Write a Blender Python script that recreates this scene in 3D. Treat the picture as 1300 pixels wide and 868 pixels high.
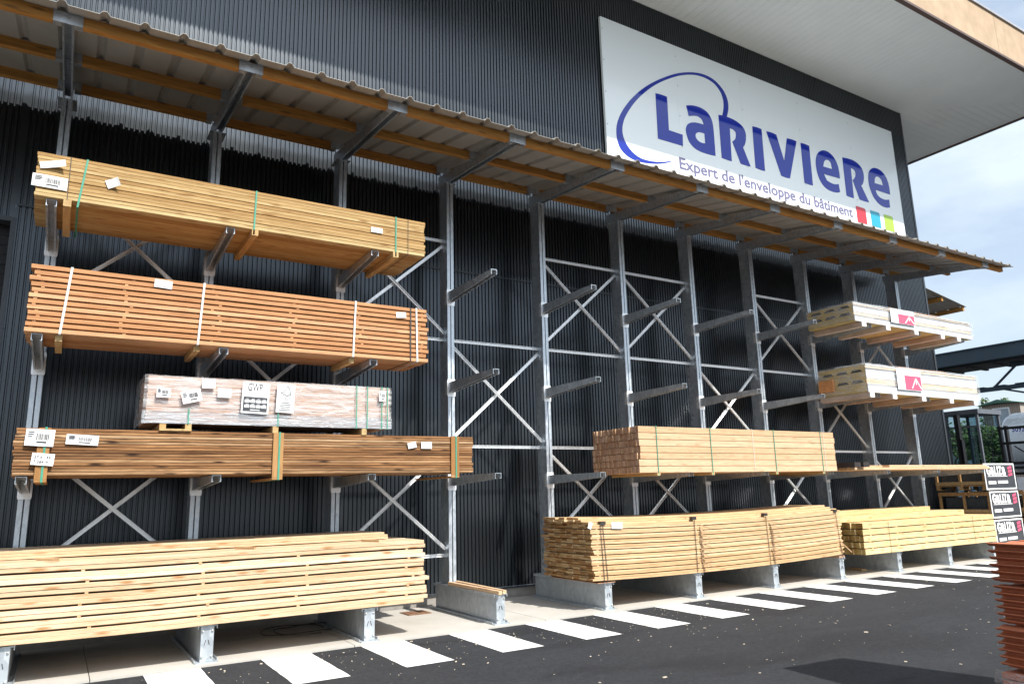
import bpy, math, random
from mathutils import Vector, Matrix
random.seed(7)
R = math.radians
for o in list(bpy.data.objects):
    bpy.data.objects.remove(o)
scene = bpy.context.scene
COL = scene.collection

# ------------------------------------------------------------------ camera
cd = bpy.data.cameras.new('camera')
cam = bpy.data.objects.new('camera', cd)
COL.objects.link(cam)
cr = Vector((0.853662, -0.520233, -0.024863)); cu = Vector((-0.085439, -0.186969, 0.978643)); cf = Vector((0.513771, 0.833307, 0.204057))
m = Matrix((cr, cu, -cf)).transposed().to_4x4()
m.translation = Vector((0.2992, -9.51473, 1.55856))
cam.matrix_world = m
cd.sensor_width = 36.0
cd.lens = 926.8 / 1300 * 36
cd.clip_start = 0.05
cd.clip_end = 3000
scene.camera = cam

# ------------------------------------------------------------------ world and sun
SUN = Vector((0.22, -0.83, 1.0)).normalized()
elev = math.asin(SUN.z)
azim = math.atan2(SUN.x, SUN.y)
w = bpy.data.worlds.new('World'); scene.world = w; w.use_nodes = True
nt = w.node_tree; nt.nodes.clear()
def wn(t, **k):
    n = nt.nodes.new(t)
    for a, b in k.items(): setattr(n, a, b)
    return n
out = wn('ShaderNodeOutputWorld'); bg = wn('ShaderNodeBackground'); sky = wn('ShaderNodeTexSky')
sky.sky_type = 'NISHITA'; sky.sun_disc = False; sky.sun_elevation = elev; sky.sun_rotation = azim
sky.air_density = 1.0; sky.dust_density = 1.6; sky.ozone_density = 1.0
tc = wn('ShaderNodeTexCoord'); mp = wn('ShaderNodeMapping'); mp.inputs['Scale'].default_value = (1.0, 1.0, 2.6)
cn = wn('ShaderNodeTexNoise'); cn.inputs['Scale'].default_value = 2.3; cn.inputs['Detail'].default_value = 7; cn.inputs['Roughness'].default_value = 0.55
cramp = wn('ShaderNodeValToRGB')
cramp.color_ramp.elements[0].position = 0.42; cramp.color_ramp.elements[0].color = (0.48, 0.48, 0.48, 1)
cramp.color_ramp.elements[1].position = 0.60; cramp.color_ramp.elements[1].color = (1, 1, 1, 1)
cmix = wn('ShaderNodeMix', data_type='RGBA'); cmix.inputs[7].default_value = (5.4, 5.95, 6.45, 1)
nt.links.new(tc.outputs['Generated'], mp.inputs['Vector']); nt.links.new(mp.outputs[0], cn.inputs['Vector'])
nt.links.new(cn.outputs['Fac'], cramp.inputs['Fac']); nt.links.new(cramp.outputs[0], cmix.inputs[0])
# thin cloud is brighter round the sun (forward scattering)
dot = wn('ShaderNodeVectorMath', operation='DOT_PRODUCT'); dot.inputs[1].default_value = SUN
nrm = wn('ShaderNodeVectorMath', operation='NORMALIZE'); nt.links.new(tc.outputs['Generated'], nrm.inputs[0]); nt.links.new(nrm.outputs[0], dot.inputs[0])
mx0 = wn('ShaderNodeMath', operation='MAXIMUM'); nt.links.new(dot.outputs['Value'], mx0.inputs[0]); mx0.inputs[1].default_value = 0
pw_ = wn('ShaderNodeMath', operation='POWER'); nt.links.new(mx0.outputs[0], pw_.inputs[0]); pw_.inputs[1].default_value = 7
ma = wn('ShaderNodeMath', operation='MULTIPLY_ADD'); nt.links.new(pw_.outputs[0], ma.inputs[0]); ma.inputs[1].default_value = 2.0; ma.inputs[2].default_value = 0.88
ccol = wn('ShaderNodeVectorMath', operation='SCALE'); ccol.inputs[0].default_value = (5.2, 5.95, 6.7); nt.links.new(ma.outputs[0], ccol.inputs['Scale'])
nt.links.new(ccol.outputs[0], cmix.inputs[7])
nt.links.new(sky.outputs[0], cmix.inputs[6]); nt.links.new(cmix.outputs[2], bg.inputs['Color'])
bg.inputs['Strength'].default_value = 0.125
nt.links.new(bg.outputs[0], out.inputs['Surface'])
sd = bpy.data.lights.new('sun', 'SUN'); so = bpy.data.objects.new('sun', sd); COL.objects.link(so)
sd.energy = 4.3; sd.angle = R(0.55); sd.color = (1.0, 0.955, 0.88)
so.rotation_euler = SUN.to_track_quat('Z', 'Y').to_euler(); so.location = (5, -20, 30)
vs = scene.view_settings
vs.view_transform = 'Standard'; vs.look = 'None'; vs.gamma = 1; vs.use_curve_mapping = False; vs.exposure = 0.60

# ------------------------------------------------------------------ materials
class NT:
    def __init__(s, name):
        s.m = bpy.data.materials.new(name); s.m.use_nodes = True
        s.t = s.m.node_tree; s.t.nodes.clear()
        s.o = s.n('ShaderNodeOutputMaterial'); s.p = s.n('ShaderNodeBsdfPrincipled')
        s.l(s.p.outputs[0], s.o.inputs[0])
    def n(s, t, **k):
        n = s.t.nodes.new(t)
        for a, b in k.items(): setattr(n, a, b)
        return n
    def l(s, a, b): s.t.links.new(a, b)
    def coord(s, scale=(1, 1, 1), off=None):
        c = s.n('ShaderNodeTexCoord'); mp = s.n('ShaderNodeMapping'); mp.inputs['Scale'].default_value = scale
        s.l(c.outputs['Object'], mp.inputs['Vector'])
        if off is not None: s.l(off, mp.inputs['Location'])
        return mp.outputs[0]
    def noise(s, vec, scale=5, detail=4, rough=0.5, dist=0):
        n = s.n('ShaderNodeTexNoise'); n.inputs['Scale'].default_value = scale; n.inputs['Detail'].default_value = detail
        n.inputs['Roughness'].default_value = rough; n.inputs['Distortion'].default_value = dist
        s.l(vec, n.inputs['Vector']); return n.outputs['Fac']
    def ramp(s, fac, stops):
        r = s.n('ShaderNodeValToRGB'); e = r.color_ramp.elements
        while len(e) < len(stops): e.new(0.5)
        for i, (p, c) in enumerate(stops):
            e[i].position = p; e[i].color = (c, c, c, 1) if isinstance(c, (int, float)) else (*c, 1)
        s.l(fac, r.inputs[0]); return r.outputs[0]
    def mix(s, fac, a, b, mode='MIX'):
        x = s.n('ShaderNodeMix', data_type='RGBA', blend_type=mode)
        for v, i in ((fac, 0), (a, 6), (b, 7)):
            if isinstance(v, (int, float)): x.inputs[i].default_value = v if i == 0 else (v, v, v, 1)
            elif isinstance(v, tuple): x.inputs[i].default_value = (*v, 1)
            else: s.l(v, x.inputs[i])
        return x.outputs[2]
    def math(s, op, a, b=0.0):
        x = s.n('ShaderNodeMath', operation=op)
        for v, i in ((a, 0), (b, 1)):
            if isinstance(v, (int, float)): x.inputs[i].default_value = v
            else: s.l(v, x.inputs[i])
        return x.outputs[0]
    def bump(s, h, strength=0.3, dist=0.01):
        b = s.n('ShaderNodeBump'); b.inputs['Strength'].default_value = strength; b.inputs['Distance'].default_value = dist
        s.l(h, b.inputs['Height']); s.l(b.outputs[0], s.p.inputs['Normal'])
    def set(s, **k):
        for a, b in k.items():
            i = s.p.inputs[a.replace('_', ' ')]
            if isinstance(b, (int, float)): i.default_value = b
            elif isinstance(b, tuple): i.default_value = (*b, 1) if len(b) == 3 else b
            else: s.l(b, i)
        return s

def plain(name, col, rough=0.5, metal=0.0, var=0.12, scale=6, spec=0.5, bump=0.0):
    k = NT(name); v = k.coord()
    n = k.noise(v, scale, 5, 0.6)
    c = k.mix(k.ramp(n, [(0.3, 0), (0.7, 1)]), tuple(x * (1 - var) for x in col), tuple(min(1, x * (1 + var)) for x in col))
    k.set(Base_Color=c, Metallic=metal, Roughness=k.ramp(n, [(0.2, max(0, rough - 0.06)), (0.8, min(1, rough + 0.08))]), Specular_IOR_Level=spec)
    if bump: k.bump(k.noise(v, scale * 8, 3), bump, 0.004)
    return k.m

def wood(name, dark, light, knot=(0.12, 0.06, 0.02), knots=0.55, streak=0.35, axis='x', tonevar=0.28, grey=0.0):
    k = NT(name)
    at = k.n('ShaderNodeAttribute', attribute_name='tone'); sep = k.n('ShaderNodeSeparateColor'); k.l(at.outputs['Color'], sep.inputs[0])
    off = k.n('ShaderNodeCombineXYZ'); k.l(k.math('MULTIPLY', sep.outputs[1], 37.0), off.inputs[0]); k.l(k.math('MULTIPLY', sep.outputs[2], 23.0), off.inputs[1]); k.l(k.math('MULTIPLY', sep.outputs[1], 19.0), off.inputs[2])
    s = {'x': (0.8, 14, 14), 'y': (14, 0.8, 14), 'z': (14, 14, 0.8)}[axis]
    v = k.coord(s, off.outputs[0])
    g = k.noise(v, 2.6, 6, 0.62, 0.6)
    col = k.mix(k.ramp(g, [(0.32, 0), (0.68, 1)]), dark, light)
    fine = k.noise(k.coord(tuple(4.5 * q for q in s), off.outputs[0]), 3.0, 3, 0.6)
    col = k.mix(k.ramp(fine, [(0.30, 0.35), (0.6, 0)]), col, tuple(0.55 * q for q in dark))
    # board to board tone
    tv = k.math('ADD', k.math('MULTIPLY', sep.outputs[0], tonevar), 1 - tonevar * 0.6)
    tvc = k.n('ShaderNodeCombineColor'); k.l(k.math('POWER', tv, 0.8), tvc.inputs[0]); k.l(k.math('POWER', tv, 2.0), tvc.inputs[2]); k.l(k.math('POWER', tv, 1.35), tvc.inputs[1])
    col = k.mix(1.0, col, tvc.outputs[0], 'MULTIPLY')
    s2 = {'x': (2.0, 9, 9), 'y': (9, 2.0, 9), 'z': (9, 9, 2)}[axis]
    vo = k.n('ShaderNodeTexVoronoi'); vo.inputs['Scale'].default_value = 1.5; k.l(k.coord(s2, off.outputs[0]), vo.inputs['Vector'])
    kn = k.ramp(vo.outputs['Distance'], [(0.09, min(1, knots * 1.35)), (0.27, 0)])
    col = k.mix(kn, col, knot)
    long = k.noise(k.coord(tuple(0.35 * q for q in s), off.outputs[0]), 2.0, 3, 0.5)
    col = k.mix(k.ramp(long, [(0.5, 0), (0.75, streak)]), col, knot)
    k.set(Base_Color=col, Roughness=0.72, Specular_IOR_Level=0.25)
    k.bump(fine, 0.25, 0.003)
    return k.m

M = {}
# anthracite coil coating
k = NT('anthracite_cladding'); v = k.coord((1, 1, 0.35)); n = k.noise(v, 0.5, 3, 0.5)
k.set(Base_Color=k.mix(k.ramp(n, [(0.3, 0), (0.7, 1)]), (0.034, 0.041, 0.049), (0.046, 0.054, 0.062)), Metallic=0.80, Roughness=k.ramp(n, [(0.3, 0.25), (0.7, 0.34)]), Specular_IOR_Level=0.8, Coat_Weight=0.35, Coat_Roughness=0.25)
M['clad'] = k.m
M['trim'] = plain('anthracite_trim', (0.04, 0.047, 0.055), 0.35, 0.2)
M['black'] = plain('black_opening', (0.01, 0.01, 0.012), 0.6)
# soffit
k = NT('white_soffit_sheet'); n = k.noise(k.coord((0.4, 0.4, 1)), 2.2, 5, 0.6)
k.set(Base_Color=k.mix(k.ramp(n, [(0.3, 0), (0.7, 1)]), (0.82, 0.85, 0.84), (0.88, 0.905, 0.895)), Roughness=0.55)
M['soffit'] = k.m
# fascia: weathered cream band with rain streaks
k = NT('cream_fascia'); st = k.noise(k.coord((5, 5, 0.5)), 1.0, 5, 0.6); n = k.noise(k.coord(), 3, 5)
c = k.mix(k.ramp(n, [(0.3, 0), (0.7, 1)]), (0.40, 0.28, 0.17), (0.50, 0.36, 0.225))
c = k.mix(k.ramp(st, [(0.60, 0), (0.78, 0.55)]), c, (0.21, 0.145, 0.09))
k.set(Base_Color=c, Roughness=0.6); M['fascia'] = k.m
M['brownmetal'] = plain('dark_brown_edge_trim', (0.10, 0.06, 0.05), 0.5)
M['capmetal'] = plain('grey_coping', (0.45, 0.45, 0.47), 0.4, 0.5)
# galvanised steel
def galv(name, a, b, metal=0.85, r0=0.26):
    k = NT(name); vo = k.n('ShaderNodeTexVoronoi'); vo.inputs['Scale'].default_value = 26; k.l(k.coord((1, 1, 0.6)), vo.inputs['Vector'])
    n = k.noise(k.coord((1.5, 1.5, 0.5)), 3, 6, 0.65)
    sp = k.n('ShaderNodeSeparateColor'); k.l(vo.outputs['Color'], sp.inputs[0])
    fac = k.math('ADD', k.math('MULTIPLY', sp.outputs[0], 0.35), k.math('MULTIPLY', n, 0.65))
    k.set(Base_Color=k.mix(k.ramp(fac, [(0.25, 0), (0.75, 1)]), a, b), Metallic=metal, Roughness=k.ramp(fac, [(0.2, r0), (0.8, r0 + 0.22)]))
    return k.m
M['galv'] = galv('galvanised_steel', (0.44, 0.49, 0.535), (0.68, 0.73, 0.775), 0.7, 0.30)
M['galvbase'] = galv('dull_galvanised_plate', (0.36, 0.40, 0.43), (0.52, 0.56, 0.59), 0.45, 0.42)
M['galvdark'] = galv('dark_galvanised_steel', (0.13, 0.15, 0.17), (0.22, 0.25, 0.28), 0.6, 0.4)
M['galvlit'] = galv('lit_galvanised_brace', (0.84, 0.85, 0.86), (0.93, 0.94, 0.94), 0.6, 0.28)  # same galvanised steel, with the light on braces and sleeves put into its colour
M['bolt'] = plain('zinc_bolt', (0.6, 0.6, 0.58), 0.3, 0.8)
M['roofsheet'] = plain('beige_grey_roof_sheet', (0.39, 0.375, 0.34), 0.45, 0.0, 0.10, 3)
M['roofdark'] = M['roofsheet']
M['purlin'] = wood('orange_stained_purlin', (0.42, 0.19, 0.045), (0.66, 0.33, 0.085), knots=0.5, tonevar=0.2)
M['pine'] = wood('pale_pine', (0.55, 0.39, 0.235), (0.76, 0.60, 0.43), knot=(0.36, 0.18, 0.07), knots=0.7, streak=0.16, tonevar=0.30)
M['pine2'] = wood('warm_pine', (0.52, 0.34, 0.18), (0.74, 0.53, 0.31), knot=(0.34, 0.17, 0.07), knots=0.45, streak=0.12, tonevar=0.22)
M['pine2shade'] = wood('pine_shaded_end', (0.32, 0.18, 0.075), (0.56, 0.36, 0.17), knots=0.0, streak=0.4, axis='y', tonevar=0.6)  # board ends coloured darker to carry the shade on the end face
M['rafter'] = wood('squared_fir', (0.56, 0.36, 0.21), (0.72, 0.50, 0.31), knot=(0.34, 0.17, 0.08), knots=0.35, streak=0.1, tonevar=0.14)
M['rafterend'] = wood('stained_red_board_end', (0.34, 0.19, 0.12), (0.52, 0.33, 0.22), knots=0.0, streak=0.1, axis='y', tonevar=0.35)
M['yellow'] = wood('yellow_treated_pine', (0.60, 0.43, 0.20), (0.78, 0.61, 0.35), knot=(0.38, 0.2, 0.06), knots=0.5, streak=0.15, tonevar=0.12)
M['yellowshade'] = wood('yellow_pine_shaded_end', (0.24, 0.15, 0.045), (0.42, 0.28, 0.09), knots=0.0, axis='y', tonevar=0.4)  # yellow pine with end-face shade painted into the colour
M['green'] = wood('ochre_treated_pine', (0.37, 0.235, 0.095), (0.60, 0.42, 0.195), knot=(0.26, 0.13, 0.04), knots=0.65, streak=0.25, tonevar=0.38)
M['larch'] = wood('orange_brown_cedar', (0.44, 0.215, 0.10), (0.66, 0.37, 0.185), knot=(0.25, 0.11, 0.04), knots=0.25, streak=0.12, tonevar=0.3)
M['brown'] = wood('brown_treated_pine', (0.17, 0.085, 0.036), (0.52, 0.31, 0.155), knot=(0.03, 0.012, 0.005), knots=0.9, streak=0.85, tonevar=0.6)
M['brownpost'] = wood('orange_brown_batten', (0.34, 0.17, 0.06), (0.44, 0.23, 0.09), knots=0.2, axis='z')
M['bearer'] = wood('rough_bearer', (0.46, 0.29, 0.12), (0.64, 0.44, 0.21), axis='y', knots=0.3)
M['darkend'] = plain('tarred_block', (0.03, 0.022, 0.02), 0.7, bump=0.3)
M['deckboard'] = wood('rosy_brown_decking', (0.50, 0.34, 0.27), (0.68, 0.50, 0.41), knot=(0.26, 0.13, 0.09), knots=0.25, streak=0.2, tonevar=0.35)
M['pallet'] = wood('weathered_crate_wood', (0.30, 0.17, 0.07), (0.5, 0.31, 0.14), knots=0.3, tonevar=0.3)
M['strapg'] = plain('green_strap', (0.06, 0.30, 0.20), 0.35)
M['strapw'] = plain('white_strap', (0.66, 0.66, 0.64), 0.4)
M['strapd'] = plain('dark_steel_strap', (0.06, 0.055, 0.05), 0.4, 0.4)
M['paper'] = plain('white_label_paper', (0.80, 0.80, 0.79), 0.5, var=0.04)
M['ink'] = plain('black_print', (0.03, 0.03, 0.035), 0.6)
M['greyink'] = plain('grey_print', (0.32, 0.32, 0.34), 0.6)
M['asphalt'] = None
k = NT('asphalt'); n = k.noise(k.coord(), 0.6, 6, 0.6); f = k.noise(k.coord(), 130, 3, 0.7); g = k.noise(k.coord((1, 3, 1)), 2.2, 6, 0.7)
c = k.mix(k.ramp(n, [(0.3, 0), (0.7, 1)]), (0.016, 0.0175, 0.021), (0.026, 0.028, 0.033)); mid = k.noise(k.coord(), 28, 5, 0.75); c = k.mix(k.ramp(mid, [(0.4, 0.0), (0.75, 0.75)]), c, (0.050, 0.051, 0.054)); pt = k.noise(k.coord((0.5, 1.6, 1)), 0.9, 5, 0.6, 0.5); c = k.mix(k.ramp(pt, [(0.52, 0), (0.62, 0.4)]), c, (0.013, 0.013, 0.015))
c = k.mix(k.ramp(f, [(0.60, 0), (0.8, 0.5)]), c, (0.12, 0.12, 0.115))
c = k.mix(k.ramp(g, [(0.56, 0), (0.85, 0.30)]), c, (0.070, 0.070, 0.070))
k.set(Base_Color=c, Roughness=0.85, Specular_IOR_Level=0.25); k.bump(f, 0.6, 0.006); M['asphalt'] = k.m
k = NT('road_paint'); n = k.noise(k.coord(), 14, 6, 0.72); n2 = k.noise(k.coord(), 90, 3, 0.7)
c = k.mix(k.ramp(n, [(0.50, 0), (0.74, 0.55)]), (0.80, 0.80, 0.785), (0.46, 0.45, 0.44)); c = k.mix(k.ramp(n2, [(0.60, 0), (0.70, 0.8)]), c, (0.12, 0.12, 0.12))
k.set(Base_Color=c, Roughness=0.6); k.bump(n2, 0.4, 0.004); M['paint'] = k.m
k = NT('concrete'); n = k.noise(k.coord(), 1.1, 7, 0.65); f = k.noise(k.coord(), 70, 4, 0.7)
c = k.mix(k.ramp(n, [(0.28, 0), (0.72, 1)]), (0.40, 0.375, 0.335), (0.52, 0.495, 0.455)); c = k.mix(k.ramp(f, [(0.55, 0), (0.8, 0.5)]), c, (0.30, 0.28, 0.25))
k.set(Base_Color=c, Roughness=0.85, Specular_IOR_Level=0.2); k.bump(f, 0.4, 0.004); M['concrete'] = k.m
M['plinth'] = plain('plinth_concrete', (0.30, 0.28, 0.255), 0.9, var=0.2, bump=0.3)
M['rust'] = plain('rusty_plate', (0.22, 0.12, 0.07), 0.85, var=0.35, scale=14)
M['chip'] = plain('wood_chips', (0.60, 0.52, 0.40), 0.8, var=0.35, scale=3)
# sign
k = NT('sign_white_gloss'); n = k.noise(k.coord(), 0.6, 4); k.set(Base_Color=k.mix(n, (0.84, 0.88, 0.88), (0.87, 0.91, 0.91)), Roughness=0.14, Specular_IOR_Level=0.5); M['signwhite'] = k.m
def gloss(name, c):
    k = NT(name); n = k.noise(k.coord(), 2, 3); k.set(Base_Color=k.mix(n, tuple(0.94 * q for q in c), c), Roughness=0.05, Specular_IOR_Level=0.42); return k.m
M['blue'] = gloss('sign_blue_film', (0.010, 0.030, 0.34))
M['tagline'] = gloss('sign_violet_grey_film', (0.16, 0.15, 0.26))
M['red'] = gloss('sign_red_film', (0.62, 0.035, 0.05)); M['teal'] = gloss('sign_teal_film', (0.02, 0.36, 0.50)); M['lime'] = gloss('sign_lime_film', (0.38, 0.58, 0.06))
# stretch film
def film(name, col=(0.75, 0.78, 0.82), lo=0.10, hi=0.75, s=(0.7, 3, 9), rough=0.12):
    k = NT(name); tr = k.n('ShaderNodeBsdfTransparent'); mx = k.n('ShaderNodeMixShader')
    n = k.noise(k.coord(s), 2.6, 6, 0.62, 1.2); n2 = k.noise(k.coord((2, 6, 14)), 3, 4, 0.6, 0.8)
    k.set(Base_Color=col, Roughness=rough, Specular_IOR_Level=0.8)
    k.bump(n2, 0.9, 0.02)
    k.l(k.ramp(n, [(0.38, lo), (0.62, hi)]), mx.inputs[0]); k.l(tr.outputs[0], mx.inputs[1]); k.l(k.p.outputs[0], mx.inputs[2]); k.l(mx.outputs[0], k.o.inputs[0])
    return k.m
M['film'] = film('clear_stretch_film', (0.86, 0.88, 0.9), lo=0.04, hi=0.40, s=(1.1, 2.2, 7), rough=0.07)
M['filmgrey'] = film('bunched_grey_stretch_film', (0.50, 0.55, 0.60), 0.10, 0.7, (0.8, 3, 22))
M['pwhite'] = plain('white_coated_steel_face', (0.66, 0.68, 0.69), 0.35, var=0.05)
M['pfoam'] = plain('yellow_insulation_foam', (0.56, 0.42, 0.17), 0.9, var=0.14, scale=5, bump=0.4)
M['ptan'] = plain('tan_foam_edge', (0.66, 0.50, 0.34), 0.9, var=0.12, scale=5)
M['pgrey'] = plain('grey_shade_line', (0.22, 0.22, 0.23), 0.6)  # grey that paints the shading lines on the panel packs
M['pslot'] = plain('dark_rib_void', (0.03, 0.025, 0.02), 0.8)
M['porange'] = plain('orange_card', (0.72, 0.32, 0.12), 0.7, var=0.2)
M['ppink'] = plain('pink_red_print', (0.70, 0.10, 0.18), 0.5, var=0.08)
M['styro'] = plain('white_bearer_end', (0.83, 0.82, 0.80), 0.7, var=0.04)
M['paperwrap'] = plain('beige_wrapped_bearer', (0.55, 0.42, 0.33), 0.6, var=0.25, scale=3)
k = NT('terracotta_tile'); n = k.noise(k.coord(), 9, 6, 0.65); at = k.n('ShaderNodeAttribute', attribute_name='tone'); sep = k.n('ShaderNodeSeparateColor'); k.l(at.outputs['Color'], sep.inputs[0])
c = k.mix(k.ramp(n, [(0.3, 0), (0.7, 1)]), (0.46, 0.125, 0.050), (0.60, 0.195, 0.085)); c = k.mix(k.math('MULTIPLY', sep.outputs[0], 0.4), c, (0.40, 0.15, 0.09))
k.set(Base_Color=c, Roughness=0.78); k.bump(k.noise(k.coord(), 80, 3), 0.3, 0.003); M['terra'] = k.m
M['slate'] = plain('slate', (0.05, 0.055, 0.06), 0.6, var=0.3, scale=20)
M['boarddark'] = plain('charcoal_board', (0.045, 0.048, 0.055), 0.5)
M['tank'] = plain('white_tank_paint', (0.80, 0.84, 0.87), 0.25, 0.1, 0.05)
M['glass'] = None
k = NT('cab_glass'); tr = k.n('ShaderNodeBsdfTransparent'); tr.inputs[0].default_value = (0.62, 0.72, 0.76, 1); gl = k.n('ShaderNodeBsdfGlossy'); gl.inputs['Roughness'].default_value = 0.02
fr = k.n('ShaderNodeFresnel'); fr.inputs[0].default_value = 1.5; mx = k.n('ShaderNodeMixShader')
ff = k.math('ADD', fr.outputs[0], 0.06); k.l(ff, mx.inputs[0]); k.l(tr.outputs[0], mx.inputs[1]); k.l(gl.outputs[0], mx.inputs[2]); k.l(mx.outputs[0], k.o.inputs[0]); M['glass'] = k.m
M['machine'] = plain('black_machine_steel', (0.018, 0.018, 0.02), 0.4)
M['machgrey'] = plain('grey_machine_paint', (0.12, 0.13, 0.15), 0.4)
M['rubber'] = plain('tyre_rubber', (0.02, 0.02, 0.02), 0.85)
M['steelblue'] = plain('slate_blue_steel', (0.070, 0.105, 0.135), 0.5, 0.0, 0.1, 1)
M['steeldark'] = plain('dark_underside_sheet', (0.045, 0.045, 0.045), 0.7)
k = NT('old_brick'); b = k.n('ShaderNodeTexBrick'); k.l(k.coord((1, 1, 1)), b.inputs['Vector']); b.inputs['Scale'].default_value = 3.0
b.inputs['Color1'].default_value = (0.24, 0.13, 0.09, 1); b.inputs['Color2'].default_value = (0.32, 0.2, 0.14, 1); b.inputs['Mortar'].default_value = (0.35, 0.31, 0.27, 1)
k.set(Base_Color=k.mix(k.ramp(k.noise(k.coord(), 0.9, 5), [(0.4, 0), (0.7, 0.6)]), b.outputs[0], (0.30, 0.27, 0.23)), Roughness=0.9); M['brick'] = k.m
M['moss'] = plain('mossy_green_roof', (0.06, 0.14, 0.10), 0.85, var=0.4, scale=2)
M['pale'] = plain('pale_blue_grey_render', (0.45, 0.53, 0.60), 0.8, var=0.1, scale=1)
M['windowglass'] = plain('window_pane', (0.25, 0.30, 0.34), 0.1)
k = NT('leaves'); at = k.n('ShaderNodeAttribute', attribute_name='tone'); sep = k.n('ShaderNodeSeparateColor'); k.l(at.outputs['Color'], sep.inputs[0])
k.set(Base_Color=k.mix(sep.outputs[0], (0.035, 0.075, 0.015), (0.12, 0.19, 0.04)), Roughness=0.7); M['leaf'] = k.m
M['bark'] = plain('bark', (0.10, 0.075, 0.055), 0.9, var=0.3, bump=0.5)

# ------------------------------------------------------------------ mesh builder
class MB:
    def __init__(s): s.v = []; s.f = []; s.mi = []; s.t = []; s.sm = []
    def add(s, vs, fs, tone=None, mi=0, smooth=False):
        if tone is None: tone = (random.random(), random.random(), random.random())
        b = len(s.v); s.v += [tuple(p) for p in vs]; s.t += [tone] * len(vs)
        for i, f in enumerate(fs):
            s.f.append([b + q for q in f]); s.mi.append(mi[i] if isinstance(mi, (list, tuple)) else mi); s.sm.append(smooth)
        return s
    def box(s, x0, x1, y0, y1, z0, z1, tone=None, mi=0, mat=None):
        vs = [Vector(p) for p in ((x0, y0, z0), (x1, y0, z0), (x1, y1, z0), (x0, y1, z0), (x0, y0, z1), (x1, y0, z1), (x1, y1, z1), (x0, y1, z1))]
        if mat is not None: vs = [mat @ p for p in vs]
        return s.add(vs, [(0, 3, 2, 1), (4, 5, 6, 7), (0, 1, 5, 4), (1, 2, 6, 5), (2, 3, 7, 6), (3, 0, 4, 7)], tone, mi)
    def board(s, x0, x1, y0, y1, z0, z1, c=0.003, tone=None, endmi=None, n=1, bend=None):
        """board along x with eased arrises; end faces may take a second material"""
        prof = [(y0 + c, z0), (y1 - c, z0), (y1, z0 + c), (y1, z1 - c), (y1 - c, z1), (y0 + c, z1), (y0, z1 - c), (y0, z0 + c)]
        vs = []
        for i in range(n + 1):
            x = x0 + (x1 - x0) * i / n; dy, dz = bend(x) if bend else (0, 0)
            vs += [(x, a + dy, b + dz) for a, b in prof]
        fs = []; mi = []
        for i in range(n):
            for j in range(8):
                k2 = (j + 1) % 8; fs.append((i * 8 + j, i * 8 + k2, i * 8 + 8 + k2, i * 8 + 8 + j)); mi.append(0)
        fs = [tuple(reversed(f)) for f in fs]
        fs.append(tuple(range(8))); fs.append(tuple(reversed(range(n * 8, n * 8 + 8)))); e = 1 if endmi else 0; mi += [e, e]
        return s.add(vs, fs, tone, mi)
    def bar(s, a, b, w, h, up=(0, 0, 1), tone=None):
        a = Vector(a); b = Vector(b); d = (b - a); L = d.length; d.normalize(); u = Vector(up); sx = d.cross(u).normalized(); u = sx.cross(d)
        vs = []
        for p in (a, b):
            for q, r_ in ((-1, -1), (1, -1), (1, 1), (-1, 1)): vs.append(p + sx * (q * w / 2) + u * (r_ * h / 2))
        return s.add(vs, [(0, 1, 2, 3), (7, 6, 5, 4), (0, 4, 5, 1), (1, 5, 6, 2), (2, 6, 7, 3), (3, 7, 4, 0)], tone)
    def tube(s, pts, r, seg=8, tone=None, r2=None):
        pts = [Vector(p) for p in pts]; n = len(pts); vs = []; fs = []
        for i, p in enumerate(pts):
            d = (pts[min(i + 1, n - 1)] - pts[max(i - 1, 0)]).normalized()
            u = Vector((0, 0, 1)) if abs(d.z) < 0.9 else Vector((1, 0, 0)); a = d.cross(u).normalized(); b = d.cross(a)
            rr = r if r2 is None else r + (r2 - r) * i / (n - 1)
            vs += [p + a * math.cos(2 * math.pi * j / seg) * rr + b * math.sin(2 * math.pi * j / seg) * rr for j in range(seg)]
        for i in range(n - 1):
            for j in range(seg):
                k2 = (j + 1) % seg; fs.append((i * seg + j, i * seg + k2, i * seg + seg + k2, i * seg + seg + j))
        fs.append(tuple(reversed(range(seg)))); fs.append(tuple(range((n - 1) * seg, n * seg)))
        return s.add(vs, fs, tone, 0, True)
    def prism(s, poly, axis, a0, a1, tone=None, mi=0):
        """poly: 2D outline; axis 'x': (y,z), 'y': (x,z), 'z': (x,y)"""
        def P(p, a): return {'x': (a, p[0], p[1]), 'y': (p[0], a, p[1]), 'z': (p[0], p[1], a)}[axis]
        n = len(poly); vs = [P(p, a0) for p in poly] + [P(p, a1) for p in poly]
        fs = [tuple(range(n)), tuple(reversed(range(n, 2 * n)))] + [(i, i + n, (i + 1) % n + n, (i + 1) % n) for i in range(n)]
        return s.add(vs, fs, tone, mi)
    def build(s, name, mats, parent=None, loc=None):
        me = bpy.data.meshes.new(name); me.from_pydata(s.v, [], s.f); me.update()
        if not isinstance(mats, (list, tuple)): mats = [mats]
        for q in mats: me.materials.append(q)
        me.polygons.foreach_set('material_index', s.mi); me.polygons.foreach_set('use_smooth', s.sm)
        a = me.color_attributes.new('tone', 'FLOAT_COLOR', 'POINT')
        flat = []
        for t in s.t: flat += [t[0], t[1], t[2], 1.0]
        a.data.foreach_set('color', flat)
        o = bpy.data.objects.new(name, me); COL.objects.link(o)
        if parent is not None: o.parent = parent
        if loc is not None: o.location = loc
        return o
import bmesh
def recalc(o):
    bm = bmesh.new(); bm.from_mesh(o.data); bmesh.ops.recalc_face_normals(bm, faces=bm.faces); bm.to_mesh(o.data); bm.free(); return o
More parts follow.
